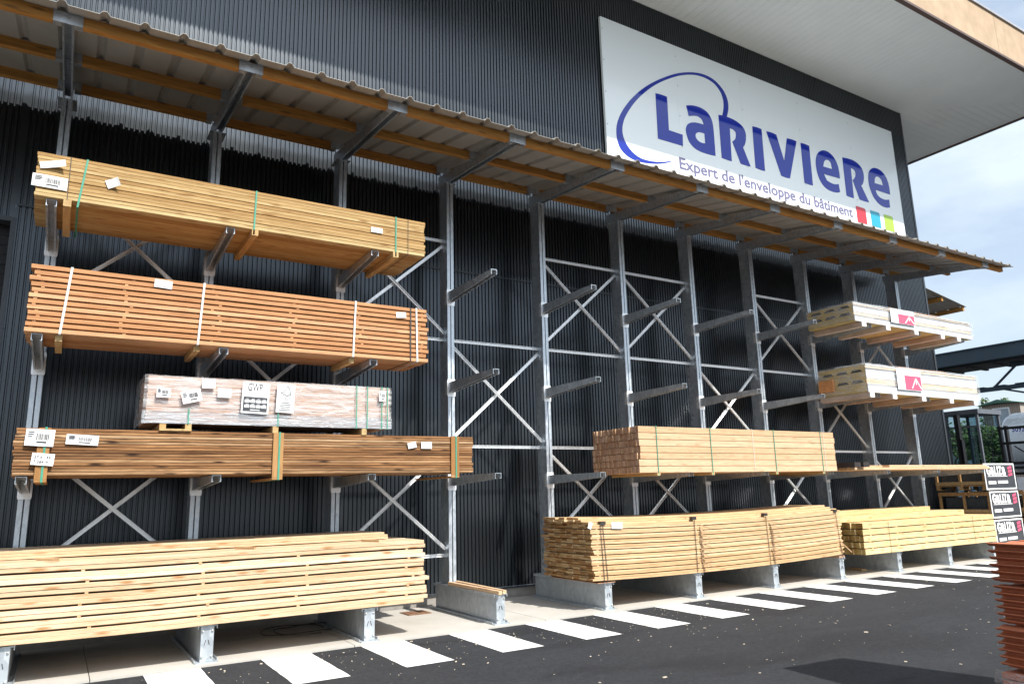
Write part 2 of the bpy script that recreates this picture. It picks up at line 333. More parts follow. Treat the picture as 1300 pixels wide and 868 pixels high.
def tag(o, label=None, cat=None, group=None, kind=None):
    if label: o['label'] = label
    if cat: o['category'] = cat
    if group: o['group'] = group
    if kind: o['kind'] = kind
    return o
def thing(name, loc, label, cat, group=None, rz=0):
    o = bpy.data.objects.new(name, None); COL.objects.link(o); o.location = loc; o.rotation_euler = (0, 0, rz); o.empty_display_size = 0.3
    return tag(o, label, cat, group)
def copy_tree(o, parent=None):
    c = o.copy(); COL.objects.link(c)
    if parent is not None: c.parent = parent
    for ch in [q for q in o.children]: copy_tree(ch, c)
    return c

def text_mesh(body, size, mat, name, parent, M4, bold=0.0, width=None, ext=0.002):
    cu_ = bpy.data.curves.new(name, 'FONT'); cu_.body = body; cu_.size = size; cu_.extrude = ext; cu_.offset = bold; cu_.resolution_u = 4
    cu_.align_x = 'LEFT'
    o = bpy.data.objects.new(name, cu_); COL.objects.link(o); bpy.context.view_layer.update()
    me = bpy.data.meshes.new_from_object(o.evaluated_get(bpy.context.evaluated_depsgraph_get()))
    bpy.data.objects.remove(o)
    xs = [v_.co.x for v_ in me.vertices]; x0, x1 = min(xs), max(xs)
    if width: 
        f = width / (x1 - x0)
        for v_ in me.vertices: v_.co.x = (v_.co.x - x0) * f
    me.materials.clear(); me.materials.append(mat); me.name = name
    t = bpy.data.objects.new(name, me); COL.objects.link(t); t.parent = parent; t.matrix_local = M4
    return t
# text standing in the xz plane, read from -y
def XZ(x, y, z, tilt=0): return Matrix.Translation((x, y, z)) @ Matrix.Rotation(R(90), 4, 'X') @ Matrix.Rotation(tilt, 4, 'Z')

# ------------------------------------------------------------------ ground
def structure(o): o['kind'] = 'structure'; return o
b = MB(); N = 30
b.add([(-900, -900, -0.02), (900, -900, -0.02), (900, 900, -0.02), (-900, 900, -0.02)], [(0, 1, 2, 3)])
structure(b.build('asphalt_yard', M['asphalt']))
b = MB(); x = -9.3
while x < 21:
    b.box(x, x + 2.492, -1.40, -0.30, -0.2, 0.0); b.box(x, x + 2.492, -0.292, 0.66, -0.2, 0.0); x += 2.5
structure(b.build('concrete_apron', M['concrete']))
b = MB()
for kx in range(-7, 18):
    x0 = 2.20 + 1.062 * kx; j = [random.uniform(-0.012, 0.012) for _ in range(4)]
    # slightly irregular hand-painted stripe edges
    n = 10; vs = []; 
    for i in range(n + 1):
        y = -1.42 - i * (1.25 + j[3]) / n
        vs += [(x0 + j[0] + random.uniform(-0.004, 0.004), y, -0.016), (x0 + 0.505 + j[1] + random.uniform(-0.004, 0.004), y, -0.016)]
    b.add(vs, [(2 * i, 2 * i + 2, 2 * i + 3, 2 * i + 1) for i in range(n)])
structure(b.build('crossing_markings', M['paint']))
# wood chips and grit on the asphalt
b = MB()
for i in range(620):
    if i < 330: x = random.uniform(0.5, 15); y = random.uniform(-6.5, -1.3)
    else: x = random.uniform(1, 9); y = -1.5 - abs(random.gauss(0, 0.9))
    s = random.choice([0.004, 0.005, 0.006, 0.008, 0.014]) * random.uniform(0.6, 1.2); a = random.uniform(0, 6.28); l = s * random.uniform(1, 2.6); z = -0.0165
    mt = Matrix.Translation((x, y, z)) @ Matrix.Rotation(a, 4, 'Z') @ Matrix.Rotation(random.uniform(-.3, .3), 4, 'X')
    b.box(-l / 2, l / 2, -s / 2, s / 2, 0, s * 0.4, mat=mt)
tag(b.build('wood_chips', M['chip']), 'pale wood chips and grit scattered over the dark asphalt and the crossing', 'debris', kind='stuff')
b = MB(); b.box(4.46, 4.80, 0.05, 0.36, 0.001, 0.010)
for i in range(5): b.box(4.48 + i * 0.062, 4.52 + i * 0.062, 0.08, 0.33, 0.010, 0.014)
tag(b.build('drain_cover', M['rust']), 'small rusty square cover set in the concrete by the wall', 'drain cover')
b = MB(); pts = []
for i in range(60):
    a = i * 0.19; rr = 0.22 + 0.012 * i * 0.3; pts.append((2.98 + rr * 1.2 * math.cos(a), -0.12 + rr * math.sin(a), 0.012 + 0.02 * abs(math.sin(i * 0.31))))
b.tube(pts, 0.006, 6); tag(b.build('wire_coil', M['strapd']), 'loose dark curl of wire lying on the concrete under the long pale stack', 'wire')
b = MB(); b.board(-0.2, 0.2, -0.05, 0.05, 0, 0.03)
o = b.build('wood_offcut', M['pine2'], loc=(13.35, -0.6, 0)); o.rotation_euler = (0, 0, 1.2); tag(o, 'short wood offcut lying on the concrete beneath the yellow timber', 'offcut')

# ------------------------------------------------------------------ warehouse
XC = 19.56; YW = 0.70; ZS = 11.74
wh = thing('warehouse', (0, YW, 0), 'anthracite ribbed warehouse with wide white soffit and cream fascia', 'warehouse')
P = 0.0635
def ribbed(b, x0, x1, z0, z1, y, axis='x', sgn=1):
    """ribbed sheet: crowns at y (towards -y), valleys 17 mm behind"""
    prof = [(0, 0), (0.036, 0), (0.043, 0.020), (0.0565, 0.020)]
    n = int((x1 - x0) / P); pts = []
    for i in range(n):
        for a, d in prof: pts.append((x0 + i * P + a, y + d))
    pts.append((x0 + n * P, y)); pts.append((x1, y)) if x1 - (x0 + n * P) > 0.002 else None
    vs = []
    for a, d in pts:
        if axis == 'x': vs += [(a, d, z0), (a, d, z1)]
        else: vs += [(XC - (d - y) , a, z0), (XC - (d - y), a, z1)]
    b.add(vs, [(2 * i, 2 * i + 2, 2 * i + 3, 2 * i + 1) for i in range(len(pts) - 1)])
yl = 0.0  # local: parent sits at y=YW
b = MB(); ZD = 4.93; XD = -0.43
ribbed(b, XD, XC - 0.04, 0.16, 5.16, 0.004); ribbed(b, XD, XC - 0.04, 5.15, ZS - 0.002, 0.0)
ribbed(b, -9.0, XD, ZD + 0.04, ZS - 0.002, 0.0); ribbed(b, -9.0, -5.2, 0.16, ZD + 0.04, 0.002)
b.build('wall_cladding', M['clad'], wh)
b = MB(); ribbed(b, 0.72, 14, 0.16, ZS - 0.002, 0, axis='y'); 
b.v = [(v_[0], v_[1] - 0.70, v_[2]) for v_ in b.v]; b.build('side_cladding', M['clad'], wh)
b = MB(); b.box(XC - 0.06, XC + 0.012, -0.012, 0.05, 0.16, ZS - 0.003)
b.box(XD - 0.03, XD + 0.02, -0.016, 0.16, 0.02, ZD + 0.05); b.box(-5.25, -5.2, -0.016, 0.16, 0.02, ZD + 0.05); b.box(-5.2, XD - 0.03, -0.018, 0.16, ZD, ZD + 0.06)
b.box(XD + 0.02, XC - 0.06, -0.010, 0.0, 5.14, 5.165)
b.box(XD + 0.02, XC + 0.01, -0.03, 0.03, 0.135, 0.158)
b.build('metal_trim', M['trim'], wh)
b = MB()
for zz in (0.6, 2.1, 3.6, 5.25, 6.8, 8.3, 9.8, 11.2):
    nx = XD + 0.015
    while nx < XC - 0.1:
        zr = zz + (0.0 if zz < 12 else 0)
        b.box(nx + 0.008, nx + 0.020, -0.006, 0.001, zr, zr + 0.012); nx += P * 5
b.build('cladding_screws', M['trim'], wh)['kind'] = 'stuff'
b = MB(); b.box(XD, XC - 0.01, 0.0, 0.25, -0.2, 0.135); b.box(XC - 0.26, XC - 0.01, 0.25, 13.3, -0.2, 0.135); b.box(-9.0, -5.2, 0.0, 0.25, -0.2, 0.135); b.build('plinth', M['plinth'], wh)
dr = MB()
for i in range(42): dr.box(-5.2, XD, 0.22, 0.25, 0.02 + i * 0.123, 0.02 + i * 0.123 + 0.118)
dr.build('roller_door', M['black'], wh)
# soffit with narrow planks, mitred at the corner
b = MB(); YF = -2.133 - YW; XF = 22.95; zs = ZS
x = -9.0; pw = 0.20
while x < XF:
    x1 = min(x + pw, XF)
    def yback(xx): # mitre line beyond the corner
        return 0.0 if xx <= XC else 0.0 - (xx - XC) * (0 - YF) / (XF - XC)
    g = 0.006
    ya, yb_ = yback(x), yback(x1 - g)
    if x < XC < x1: ya = yb_ = 0
    b.add([(x, YF, zs), (x1 - g, YF, zs), (x1 - g, yb_, zs), (x, ya, zs), (x, YF, zs + 0.02), (x1 - g, YF, zs + 0.02), (x1 - g, yb_, zs + 0.02), (x, ya, zs + 0.02)],
          [(0, 3, 2, 1), (4, 5, 6, 7), (0, 1, 5, 4), (1, 2, 6, 5), (2, 3, 7, 6), (3, 0, 4, 7)])
    x += pw
y = YF
while y < 13.3:
    y1 = min(y + pw, 13.3)
    def xl(yy): return XC if yy >= 0 else XC + (0 - yy) * (XF - XC) / (0 - YF) + 0.01
    g = 0.006
    b.add([(xl(y), y, zs), (XF, y, zs), (XF, y1 - g, zs), (xl(y1 - g), y1 - g, zs), (xl(y), y, zs + 0.02), (XF, y, zs + 0.02), (XF, y1 - g, zs + 0.02), (xl(y1 - g), y1 - g, zs + 0.02)],
          [(0, 3, 2, 1), (4, 5, 6, 7), (0, 1, 5, 4), (1, 2, 6, 5), (2, 3, 7, 6), (3, 0, 4, 7)])
    y += pw
b.build('soffit', M['soffit'], wh)
b = MB(); b.box(-9, XF - 0.01, YF + 0.01, 13.3, zs + 0.022, zs + 1.05); b.build('roof', M['capmetal'], wh)
b = MB(); x = -9
while x < XF:
    b.box(x, min(x + 3.99, XF + 0.05), YF - 0.05, YF, zs + 0.03, zs + 1.10); x += 4.0
b.box(XF, XF + 0.05, YF - 0.05, 13.3, zs + 0.03, zs + 1.10)
b.build('fascia', M['fascia'], wh)
b = MB(); b.box(-9, XF + 0.07, YF - 0.07, YF + 0.03, zs - 0.03, zs + 0.03); b.box(XF - 0.03, XF + 0.07, YF + 0.03, 13.3, zs - 0.03, zs + 0.03); b.build('drip_edge', M['brownmetal'], wh)
b = MB(); b.box(-9, XF + 0.09, YF - 0.09, YF + 0.1, zs + 1.10, zs + 1.16); b.box(XF - 0.1, XF + 0.09, YF + 0.1, 13.3, zs + 1.10, zs + 1.16); b.build('coping', M['capmetal'], wh)

# ------------------------------------------------------------------ shop sign
LOGO = {
'L' : [[(10.202, 9.637), (10.366, 9.654), (10.522, 9.646), (10.524, 9.553), (10.509, 8.882), (10.897, 8.873), (10.882, 8.614), (10.182, 8.609)]] ,
'a' : [[(11.072, 9.599), (11.281, 9.662), (11.51, 9.671), (11.697, 9.622), (11.802, 9.513), (11.848, 9.374), (11.856, 9.134), (11.844, 8.613), (11.623, 8.600), (11.394, 8.604), (11.213, 8.644), (11.075, 8.748), (11.01, 8.907), (11.001, 9.036), (11.049, 9.142), (11.141, 9.214), (11.277, 9.261), (11.43, 9.277), (11.559, 9.275), (11.535, 9.367), (11.464, 9.424), (11.333, 9.434), (11.123, 9.363)], [(11.275, 8.959), (11.308, 9.017), (11.376, 9.058), (11.464, 9.072), (11.559, 9.066), (11.557, 8.836), (11.438, 8.822), (11.339, 8.851), (11.284, 8.902)]] ,
'R' : [[(12.052, 9.641), (12.198, 9.665), (12.359, 9.668), (12.561, 9.653), (12.759, 9.595), (12.872, 9.499), (12.904, 9.367), (12.877, 9.22), (12.819, 9.097), (12.758, 9.036), (12.955, 8.615), (12.775, 8.604), (12.63, 8.612), (12.422, 9.093), (12.52, 9.163), (12.566, 9.267), (12.557, 9.357), (12.49, 9.408), (12.38, 9.404), (12.346, 8.604), (12.19, 8.604), (12.034, 8.614)]] ,
'I' : [[(13.144, 9.648), (13.296, 9.665), (13.458, 9.655), (13.432, 8.612), (13.265, 8.606), (13.115, 8.620)]] ,
'V' : [[(13.616, 9.645), (13.796, 9.665), (13.965, 9.646), (14.155, 9.028), (14.339, 9.648), (14.52, 9.668), (14.692, 9.656), (14.295, 8.62), (14.137, 8.607), (13.988, 8.62)]] ,
'I2' : [[(14.841, 9.653), (15.009, 9.667), (15.163, 9.652), (15.132, 8.615), (14.975, 8.608), (14.819, 8.622)]] ,
'e' : [[(16.249, 9.034), (16.257, 9.223), (16.217, 9.418), (16.118, 9.566), (15.958, 9.659), (15.763, 9.681), (15.581, 9.627), (15.438, 9.509), (15.351, 9.339), (15.332, 9.118), (15.381, 8.898), (15.496, 8.724), (15.674, 8.629), (15.917, 8.606), (16.096, 8.629), (16.188, 8.668), (16.167, 8.875), (16.040, 8.835), (15.907, 8.827), (15.707, 8.868), (15.618, 9.020)], [(15.623, 9.22), (15.682, 9.364), (15.769, 9.435), (15.87, 9.448), (15.95, 9.392), (15.977, 9.225)]] ,
'R2' : [[(16.457, 9.652), (16.733, 9.682), (16.994, 9.672), (17.213, 9.574), (17.3, 9.417), (17.279, 9.238), (17.194, 9.08), (17.12, 9.03), (17.37, 8.625), (17.154, 8.615), (16.972, 8.625), (16.777, 9.113), (16.866, 9.167), (16.943, 9.287), (16.926, 9.387), (16.866, 9.433), (16.765, 9.428), (16.732, 8.612), (16.576, 8.608), (16.436, 8.622)]] ,
'e2' : [[(18.376, 9.040), (18.381, 9.258), (18.345, 9.43), (18.237, 9.587), (18.058, 9.674), (17.837, 9.685), (17.657, 9.62), (17.519, 9.483), (17.468, 9.313), (17.468, 9.103), (17.536, 8.907), (17.665, 8.741), (17.864, 8.64), (18.112, 8.618), (18.289, 8.662), (18.298, 8.884), (18.102, 8.838), (17.882, 8.854), (17.76, 8.93), (17.731, 9.040)], [(17.732, 9.23), (17.765, 9.375), (17.871, 9.454), (17.992, 9.444), (18.078, 9.373), (18.101, 9.235)]] ,
'swoosh' : [[(12.313, 9.649), (12.399, 9.858), (12.414, 10.05), (12.345, 10.25), (12.181, 10.407), (11.954, 10.511), (11.68, 10.529), (11.405, 10.485), (11.131, 10.405), (10.821, 10.277), (10.475, 10.084), (10.137, 9.865), (9.841, 9.634), (9.548, 9.35), (9.329, 9.079), (9.182, 8.845), (9.096, 8.631), (9.073, 8.434), (9.102, 8.252), (9.164, 8.132), (9.286, 8.039), (9.476, 7.975), (9.775, 7.975), (10.118, 8.034), (10.367, 8.11), (10.551, 8.194), (10.552, 8.205), (10.335, 8.136), (10.123, 8.082), (9.882, 8.054), (9.648, 8.061), (9.457, 8.147), (9.32, 8.278), (9.249, 8.424), (9.235, 8.584), (9.292, 8.792), (9.405, 8.988), (9.609, 9.269), (9.868, 9.541), (10.167, 9.801), (10.469, 10.008), (10.814, 10.206), (11.125, 10.345), (11.438, 10.434), (11.711, 10.454), (11.982, 10.411), (12.166, 10.277), (12.247, 10.113), (12.255, 9.944), (12.22, 9.779), (12.161, 9.624)]] ,
}
def smooth_poly(p, it=2, keep=0.42):
    """round soft corners, keep sharp ones"""
    for _ in range(it):
        q = []; n = len(p)
        for i in range(n):
            a, c, d = Vector(p[i - 1]), Vector(p[i]), Vector(p[(i + 1) % n])
            u, v_ = (c - a).normalized(), (d - c).normalized()
            if u.dot(v_) < 0.72: q.append(tuple(c))
            else: q.append(tuple(c + (a - c) * 0.25)); q.append(tuple(c + (d - c) * 0.25))
        p = q
    return p
def curve_shape(polys, mat, name, parent, y, thick=0.004, sm=True):
    """filled planar outline in the xz plane, with holes, as a mesh facing -y"""
    cu_ = bpy.data.curves.new(name, 'CURVE'); cu_.dimensions = '2D'; cu_.fill_mode = 'BOTH'; cu_.extrude = thick / 2
    for p in polys:
        if sm: p = smooth_poly(p)
        sp = cu_.splines.new('POLY'); sp.points.add(len(p) - 1); sp.use_cyclic_u = True
        for i, (a, c) in enumerate(p): sp.points[i].co = (a, c, 0, 1)
    o = bpy.data.objects.new(name, cu_); COL.objects.link(o); bpy.context.view_layer.update()
    me = bpy.data.meshes.new_from_object(o.evaluated_get(bpy.context.evaluated_depsgraph_get())); bpy.data.objects.remove(o)
    me.materials.clear(); me.materials.append(mat); me.name = name
    t = bpy.data.objects.new(name, me); COL.objects.link(t); t.parent = parent
    t.matrix_local = Matrix.Translation((0, y, 0)) @ Matrix.Rotation(R(90), 4, 'X'); return t
YS = 0.62
sg = thing('shop_sign', (0, YS, 0), 'big white rectangular sign with blue lettering and oval swoosh on dark wall', 'sign')
b = MB(); n = 5; xs = [8.83 + (18.85 - 8.83) * i / n for i in range(n + 1)]
for i in range(n): b.box(xs[i], xs[i + 1] - 0.003, 0.0, 0.055, 6.98, 10.96)
b.build('panel', M['signwhite'], sg)
for i in range(n + 1):
    for zz in (7.2, 7.9, 8.6, 9.3, 10.0, 10.7):
        b = MB(); xx_ = min(max(xs[i], 8.87), 18.80) + (0.03 if 0 < i < n else 0); b.tube([(xx_, -0.006, zz), (xx_, 0.002, zz)], 0.012, 8); b.build('fixing', M['capmetal'], sg)
for key in ('L', 'a', 'R', 'I', 'V', 'I2', 'e', 'R2', 'e2'): curve_shape(LOGO[key], M['blue'], 'letter', sg, -0.004)
curve_shape(LOGO['swoosh'], M['blue'], 'swoosh', sg, -0.0015, 0.003)
tl = text_mesh("Expert de l'enveloppe du bâtiment", 0.36, M['tagline'], 'tagline', sg, XZ(10.74, -0.004, 8.085), bold=0.0065, width=5.86)
for x0, mt in ((16.77, 'red'), (17.368, 'teal'), (17.95, 'lime')):
    p = [(x0, 7.99), (x0 + 0.40, 7.99), (x0 + 0.40, 8.33)] + [(x0 + 0.33 + 0.07 * math.cos(a), 8.345 + 0.07 * math.sin(a)) for a in (0.4, 0.8, 1.2)] + [(x0 + 0.3, 8.415), (x0, 8.415)]
    curve_shape([p], M[mt], 'colour_square', sg, -0.004, sm=False)

# ------------------------------------------------------------------ cantilever rack
S = 1.7
rack = thing('cantilever_rack', (0, 0, 0), 'long galvanised cantilever rack with sloping sheet canopy along the dark wall', 'rack')
ARM = [(4.555, 0.145), (3.185, 0.145), (1.832, 0.135)]      # top height at the column, root depth
ztop = 6.31
def column_mb():
    b = MB(); w2 = 0.054; d = 0.25; z0, z1 = 0.353, ztop; th = 0.006
    b.box(-w2, -0.007, 0, th, z0, z1); b.box(0.007, w2, 0, th, z0, z1)                      # front lips
    b.box(-w2, w2, d - th, d, z0, z1)
    for sx in (-1, 1):                                                                    # perforated side webs
        ys = [th, 0.035, 0.055, 0.195, 0.215, d - th]; zs_ = [z0]; z = z0 + 0.03
        while z + 0.06 < z1: zs_ += [z, z + 0.045]; z += 0.10
        zs_.append(z1)
        for xx in (sx * w2, sx * (w2 - th)):
            vs = [(xx, a, c) for c in zs_ for a in ys]; fs = []
            for i in range(len(zs_) - 1):
                for j in range(5):
                    if i % 2 == 1 and j in (1, 3): continue
                    q = i * 6 + j; f = (q, q + 1, q + 7, q + 6); fs.append(f if (sx > 0) == (xx == sx * w2) else f[::-1])
            b.add(vs, fs)
    return b
cmesh = None; protos = {}
def arm_mb(zt, depth, tip=0.068, L=1.31, rise=0.0, w2=0.046, th=0.006, y0=0.006):
    """inverted-U arm pointing to -y, open at the tip"""
    b = MB(); za = zt; zb = zt + rise
    b.add([(-w2, -y0, za), (w2, -y0, za), (w2, -L, zb), (-w2, -L, zb), (-w2, -y0, za - th), (w2, -y0, za - th), (w2, -L, zb - th), (-w2, -L, zb - th)],
          [(0, 3, 2, 1), (4, 5, 6, 7), (0, 1, 5, 4), (1, 2, 6, 5), (2, 3, 7, 6), (3, 0, 4, 7)])
    for sx in (-1, 1):
        x0, x1 = sorted((sx * w2, sx * (w2 - th)))
        e = 0.001
        b.prism([(-y0, za - th - e), (-y0, za - depth), (-L, zb - tip), (-L, zb - th - e)], 'x', x0, x1)
        # returned bottom lip
        xa, xb = sorted((sx * (w2 - 0.018), sx * (w2 - th)))
        b.add([(xa, -y0, za - depth + 0.004), (xb, -y0, za - depth + 0.004), (xb, -L, zb - tip + 0.004), (xa, -L, zb - tip + 0.004), (xa, -y0, za - depth), (xb, -y0, za - depth), (xb, -L, zb - tip), (xa, -L, zb - tip)],
              [(0, 3, 2, 1), (4, 5, 6, 7), (0, 1, 5, 4), (1, 2, 6, 5), (2, 3, 7, 6), (3, 0, 4, 7)])
    return b
def base_mb():
    b = MB(); L = 1.302; B2 = 0.42; h = 0.353
    b.box(-0.060, -0.054, -L + 0.004, B2, 0.012, h - 0.008); b.box(0.054, 0.060, -L + 0.004, B2, 0.012, h - 0.008)
    b.box(-0.06, 0.06, -L, -L + 0.004, 0.012, h - 0.008)
    b.box(-0.092, 0.092, -L - 0.012, B2, h - 0.008, h); b.box(-0.092, -0.087, -L - 0.012, B2, h - 0.035, h - 0.008); b.box(0.087, 0.092, -L - 0.012, B2, h - 0.035, h - 0.008)
    b.box(-0.11, 0.11, -L - 0.04, B2 + 0.03, 0.0, 0.010)
    b.box(-0.11, -0.104, -L + 0.02, B2, 0.010, 0.03); b.box(0.104, 0.11, -L + 0.02, B2, 0.010, 0.03)
    return b
def rod(b, x, y, z, r, axis='x', l=0.012):
    d = {'x': (l, 0, 0), 'y': (0, l, 0), 'z': (0, 0, l)}[axis]; b.tube([(x, y, z), (x + d[0], y + d[1], z + d[2])], r, 7)
def bracket_mb():
    """tapered roof bracket: tip (y=-1.956, z 6.215..6.33), root over the column"""
    b = MB(); w2 = 0.05; th = 0.006
    L = 1.99; zt0, zt1 = 6.205, 6.510; zb0 = 6.112; zb1 = 6.318
    pts = [(-L, zb0), (-L, zt0), (0.30, zt1), (0.30, 6.355), (0.0, zb1)]
    for sx in (-1, 1):
        x0, x1 = sorted((sx * w2, sx * (w2 - th))); b.prism(pts, 'x', x0, x1)
    b.add([(-w2, -L, zt0 + .001), (w2, -L, zt0 + .001), (w2, 0.30, zt1 + .001), (-w2, 0.30, zt1 + .001), (-w2, -L, zt0 + .007), (w2, -L, zt0 + .007), (w2, 0.30, zt1 + .007), (-w2, 0.30, zt1 + .007)],
          [(0, 3, 2, 1), (4, 5, 6, 7), (0, 1, 5, 4), (1, 2, 6, 5), (2, 3, 7, 6), (3, 0, 4, 7)])
    for sx in (-1, 1):
        xa, xb = sorted((sx * (w2 - 0.018), sx * (w2 - th)))
        b.add([(xa, -L, zb0), (xb, -L, zb0), (xb, -.0, zb1), (xa, -.0, zb1), (xa, -L, zb0 + .004), (xb, -L, zb0 + .004), (xb, -.0, zb1 + .004), (xa, -.0, zb1 + .004)],
              [(0, 3, 2, 1), (4, 5, 6, 7), (0, 1, 5, 4), (1, 2, 6, 5), (2, 3, 7, 6), (3, 0, 4, 7)])
    b.box(-0.10, 0.10, -0.02, 0.27, 6.3115, 6.3175)      # head plate
    return b
PUR = [(-1.956, 6.222), (-0.85, 6.449), (0.25, 6.674)]
def cleat_mb():
    for (y, z) in PUR:
        b = MB()
        # shoe in front of and under the purlin ends
        b.box(-0.125, 0.125, y - 0.046, y - 0.040, z - 0.125 if y < -1 else z - 0.11, z - 0.012)
        b.box(-0.125, -0.053, y - 0.04, y + 0.035, z - 0.124, z - 0.118); b.box(0.053, 0.125, y - 0.04, y + 0.035, z - 0.124, z - 0.118)
        yield b
def bolts_mb():
    for zt, d in ARM:
        b = MB(); rod(b, -0.068, 0.03, zt - 0.05, 0.016, 'x', 0.012); yield b
    for z in (0.06, 0.30):
        for x in (-0.045, 0.045): b = MB(); rod(b, x, -1.316, z, 0.011, 'y', 0.012); yield b
def sleeve_mb(zt, d):
    b = MB(); b.box(-0.062, 0.062, -0.0055, -0.0005, zt - d - 0.06, zt + 0.05); b.box(-0.066, -0.0565, -0.004, 0.06, zt - d - 0.04, zt + 0.03); b.box(0.0565, 0.066, -0.004, 0.06, zt - d - 0.04, zt + 0.03); return b
col0 = column_mb().build('column', M['galv'], rack)
base0 = base_mb().build('base', M['galvbase'], col0)
for a_, c_ in (((-0.028, 0.165), (-0.014, 0.215)), ((0.010, 0.215), (0.022, 0.165))):
    mk = MB(); mk.bar((a_[0], -1.304, a_[1]), (c_[0], -1.304, c_[1]), 0.004, 0.009, up=(0, 1, 0)); mk.build('slot', M['black'], col0)
for zt, d in ARM:
    arm_mb(zt, d).build('arm', M['galv'], col0); sleeve_mb(zt, d).build('sleeve', M['galvlit'], col0)
bracket_mb().build('roof_bracket', M['galv'], col0); [q.build('purlin_cleat', M['galv'], col0) for q in cleat_mb()]; [q.build('bolt', M['bolt'], col0) for q in bolts_mb()]
for i in range(1, 11):
    c = copy_tree(col0, rack); c.location = (i * S, 0, 0)
    if i >= 8:      # arms of the last three columns sit one hole higher, under the panel packs
        for q in c.children:
            if q.name.split('.')[0] in ('arm', 'sleeve') and max(v_.co.z for v_ in q.data.vertices) > 3: q.location.z += 0.092
c = copy_tree(col0, rack); c.location = (-S, 0, 0)
# bracing
YB = 0.165
def angle(b, a, c, w=0.045, lip=0.025):
    """cold-formed brace: flat face with a raised lip on each edge"""
    a = Vector(a); c = Vector(c); d = (c - a).normalized(); n_ = Vector((0, -1, 0)); s_ = d.cross(n_).normalized()
    b.bar(a, c, w, 0.004, up=n_)
    for q in (-1, 1):
        o_ = s_ * (q * (w / 2 - 0.004)) + n_ * (lip / 2 + 0.002); b.bar(a + o_, c + o_, 0.005, lip, up=n_)
H = [0.74, 2.27, 3.85, 5.405]
def horizontal(i, h):
    b = MB(); angle(b, (i * S + 0.056, YB, H[h]), ((i + 1) * S - 0.056, YB, H[h])); return b.build('horizontal_tie', M['galvlit'], rack)
def xbrace(i, h0, h1):
    b = MB(); x0, x1 = i * S + 0.058, (i + 1) * S - 0.058; a, c = H[h0] + 0.09, H[h1] - 0.08
    angle(b, (x0, YB - 0.004, a), (x1, YB - 0.004, c)); b.build('diagonal_brace', M['galvlit'], rack)
    b = MB(); angle(b, (x0, YB - 0.040, c), (x1, YB - 0.040, a)); b.build('diagonal_brace', M['galvlit'], rack)
    for xx in (x0 - 0.002, x1 - 0.002):
        for z in (a, c): b = MB(); b.box(xx, xx + 0.004, YB - 0.06, YB + 0.06, z - 0.10, z + 0.10); b.build('gusset_plate', M['galv'], rack)
for i in range(-1, 10):
    if i >= 0: horizontal(i, 1); horizontal(i, 2)
    if i in (0, 2, 4, 5, 7, 9):
        horizontal(i, 3); horizontal(i, 0); xbrace(i, 2, 3); xbrace(i, 0, 1)
    elif i >= 0: xbrace(i, 1, 2)
# purlins between the brackets (three lines)
for (y, z) in PUR:
    for i in range(-2, 11):
        b = MB(); x0 = i * S + 0.054; x1 = (i + 1) * S - 0.054
        if i == -2: x0 = -2.75
        if i == 10: x1 = 17.75
        b.board(x0, x1, y - 0.038, y + 0.038, z - 0.115, z - 0.004, n=1); b.build('purlin', M['purlin'], rack)
# canopy sheet
b = MB(); pitch = 0.354; x = -2.85 + 0.1
prof = []; xx = 0.295 - pitch * 9 - 0.16
while xx < 17.85:
    prof += [(xx, 0.0), (xx + 0.115, 0.0), (xx + 0.145, 0.040), (xx + 0.180, 0.040), (xx + 0.210, 0.0)]; xx += pitch
prof = [p for p in prof if p[0] < 17.86]
def rz(y): return 6.222 + (y + 1.956) * 0.205
ya, yb_ = -2.19, 0.476; vs = []
for (a, h) in prof: vs += [(a, ya, rz(ya) + h), (a, yb_, rz(yb_) + h)]
nv = len(vs)
for (a, h) in prof: vs += [(a, ya, rz(ya) + h + 0.004), (a, yb_, rz(yb_) + h + 0.004)]
fs = []; n = len(prof)
for i in range(n - 1):
    fs.append((2 * i, 2 * i + 1, 2 * i + 3, 2 * i + 2)); j = n * 2
    fs.append((j + 2 * i, j + 2 * i + 2, j + 2 * i + 3, j + 2 * i + 1)); fs.append((2 * i, 2 * i + 2, j + 2 * i + 2, j + 2 * i)); fs.append((2 * i + 1, j + 2 * i + 1, j + 2 * i + 3, 2 * i + 3))
b.add(vs, fs); b.build('canopy_sheet', M['roofsheet'], rack)

# ------------------------------------------------------------------ timber packs
def pack(name, label, cat, x0, x1, z0, group=None):
    return thing(name, ((x0 + x1) / 2, -0.85, z0), label, cat, group)
def wx(t, x): return x - t.location.x
def wy(t, y): return y - t.location.y
def wz(t, z): return z - t.location.z
def strap(t, x, y0, z0, z1, mat, w=0.018, back=None, lean=0.0):
    b = MB(); X = wx(t, x); Y = wy(t, y0) - 0.003; a = wz(t, z0) - 0.003; c = wz(t, z1) + 0.003; K = wy(t, back) if back is not None else 0.5
    b.add([(X - w/2, Y - .002, a), (X + w/2, Y - .002, a), (X + w/2 + lean, Y - .002, c), (X - w/2 + lean, Y - .002, c), (X - w/2, Y, a), (X + w/2, Y, a), (X + w/2 + lean, Y, c), (X - w/2 + lean, Y, c)],
          [(0, 1, 2, 3), (7, 6, 5, 4), (0, 4, 5, 1), (1, 5, 6, 2), (2, 6, 7, 3), (3, 7, 4, 0)])
    b.box(X - w/2 + lean, X + w/2 + lean, Y, K, c, c + .002); b.box(X - w/2, X + w/2, Y, K, a - .002, a)
    return b.build('strap', mat, t)
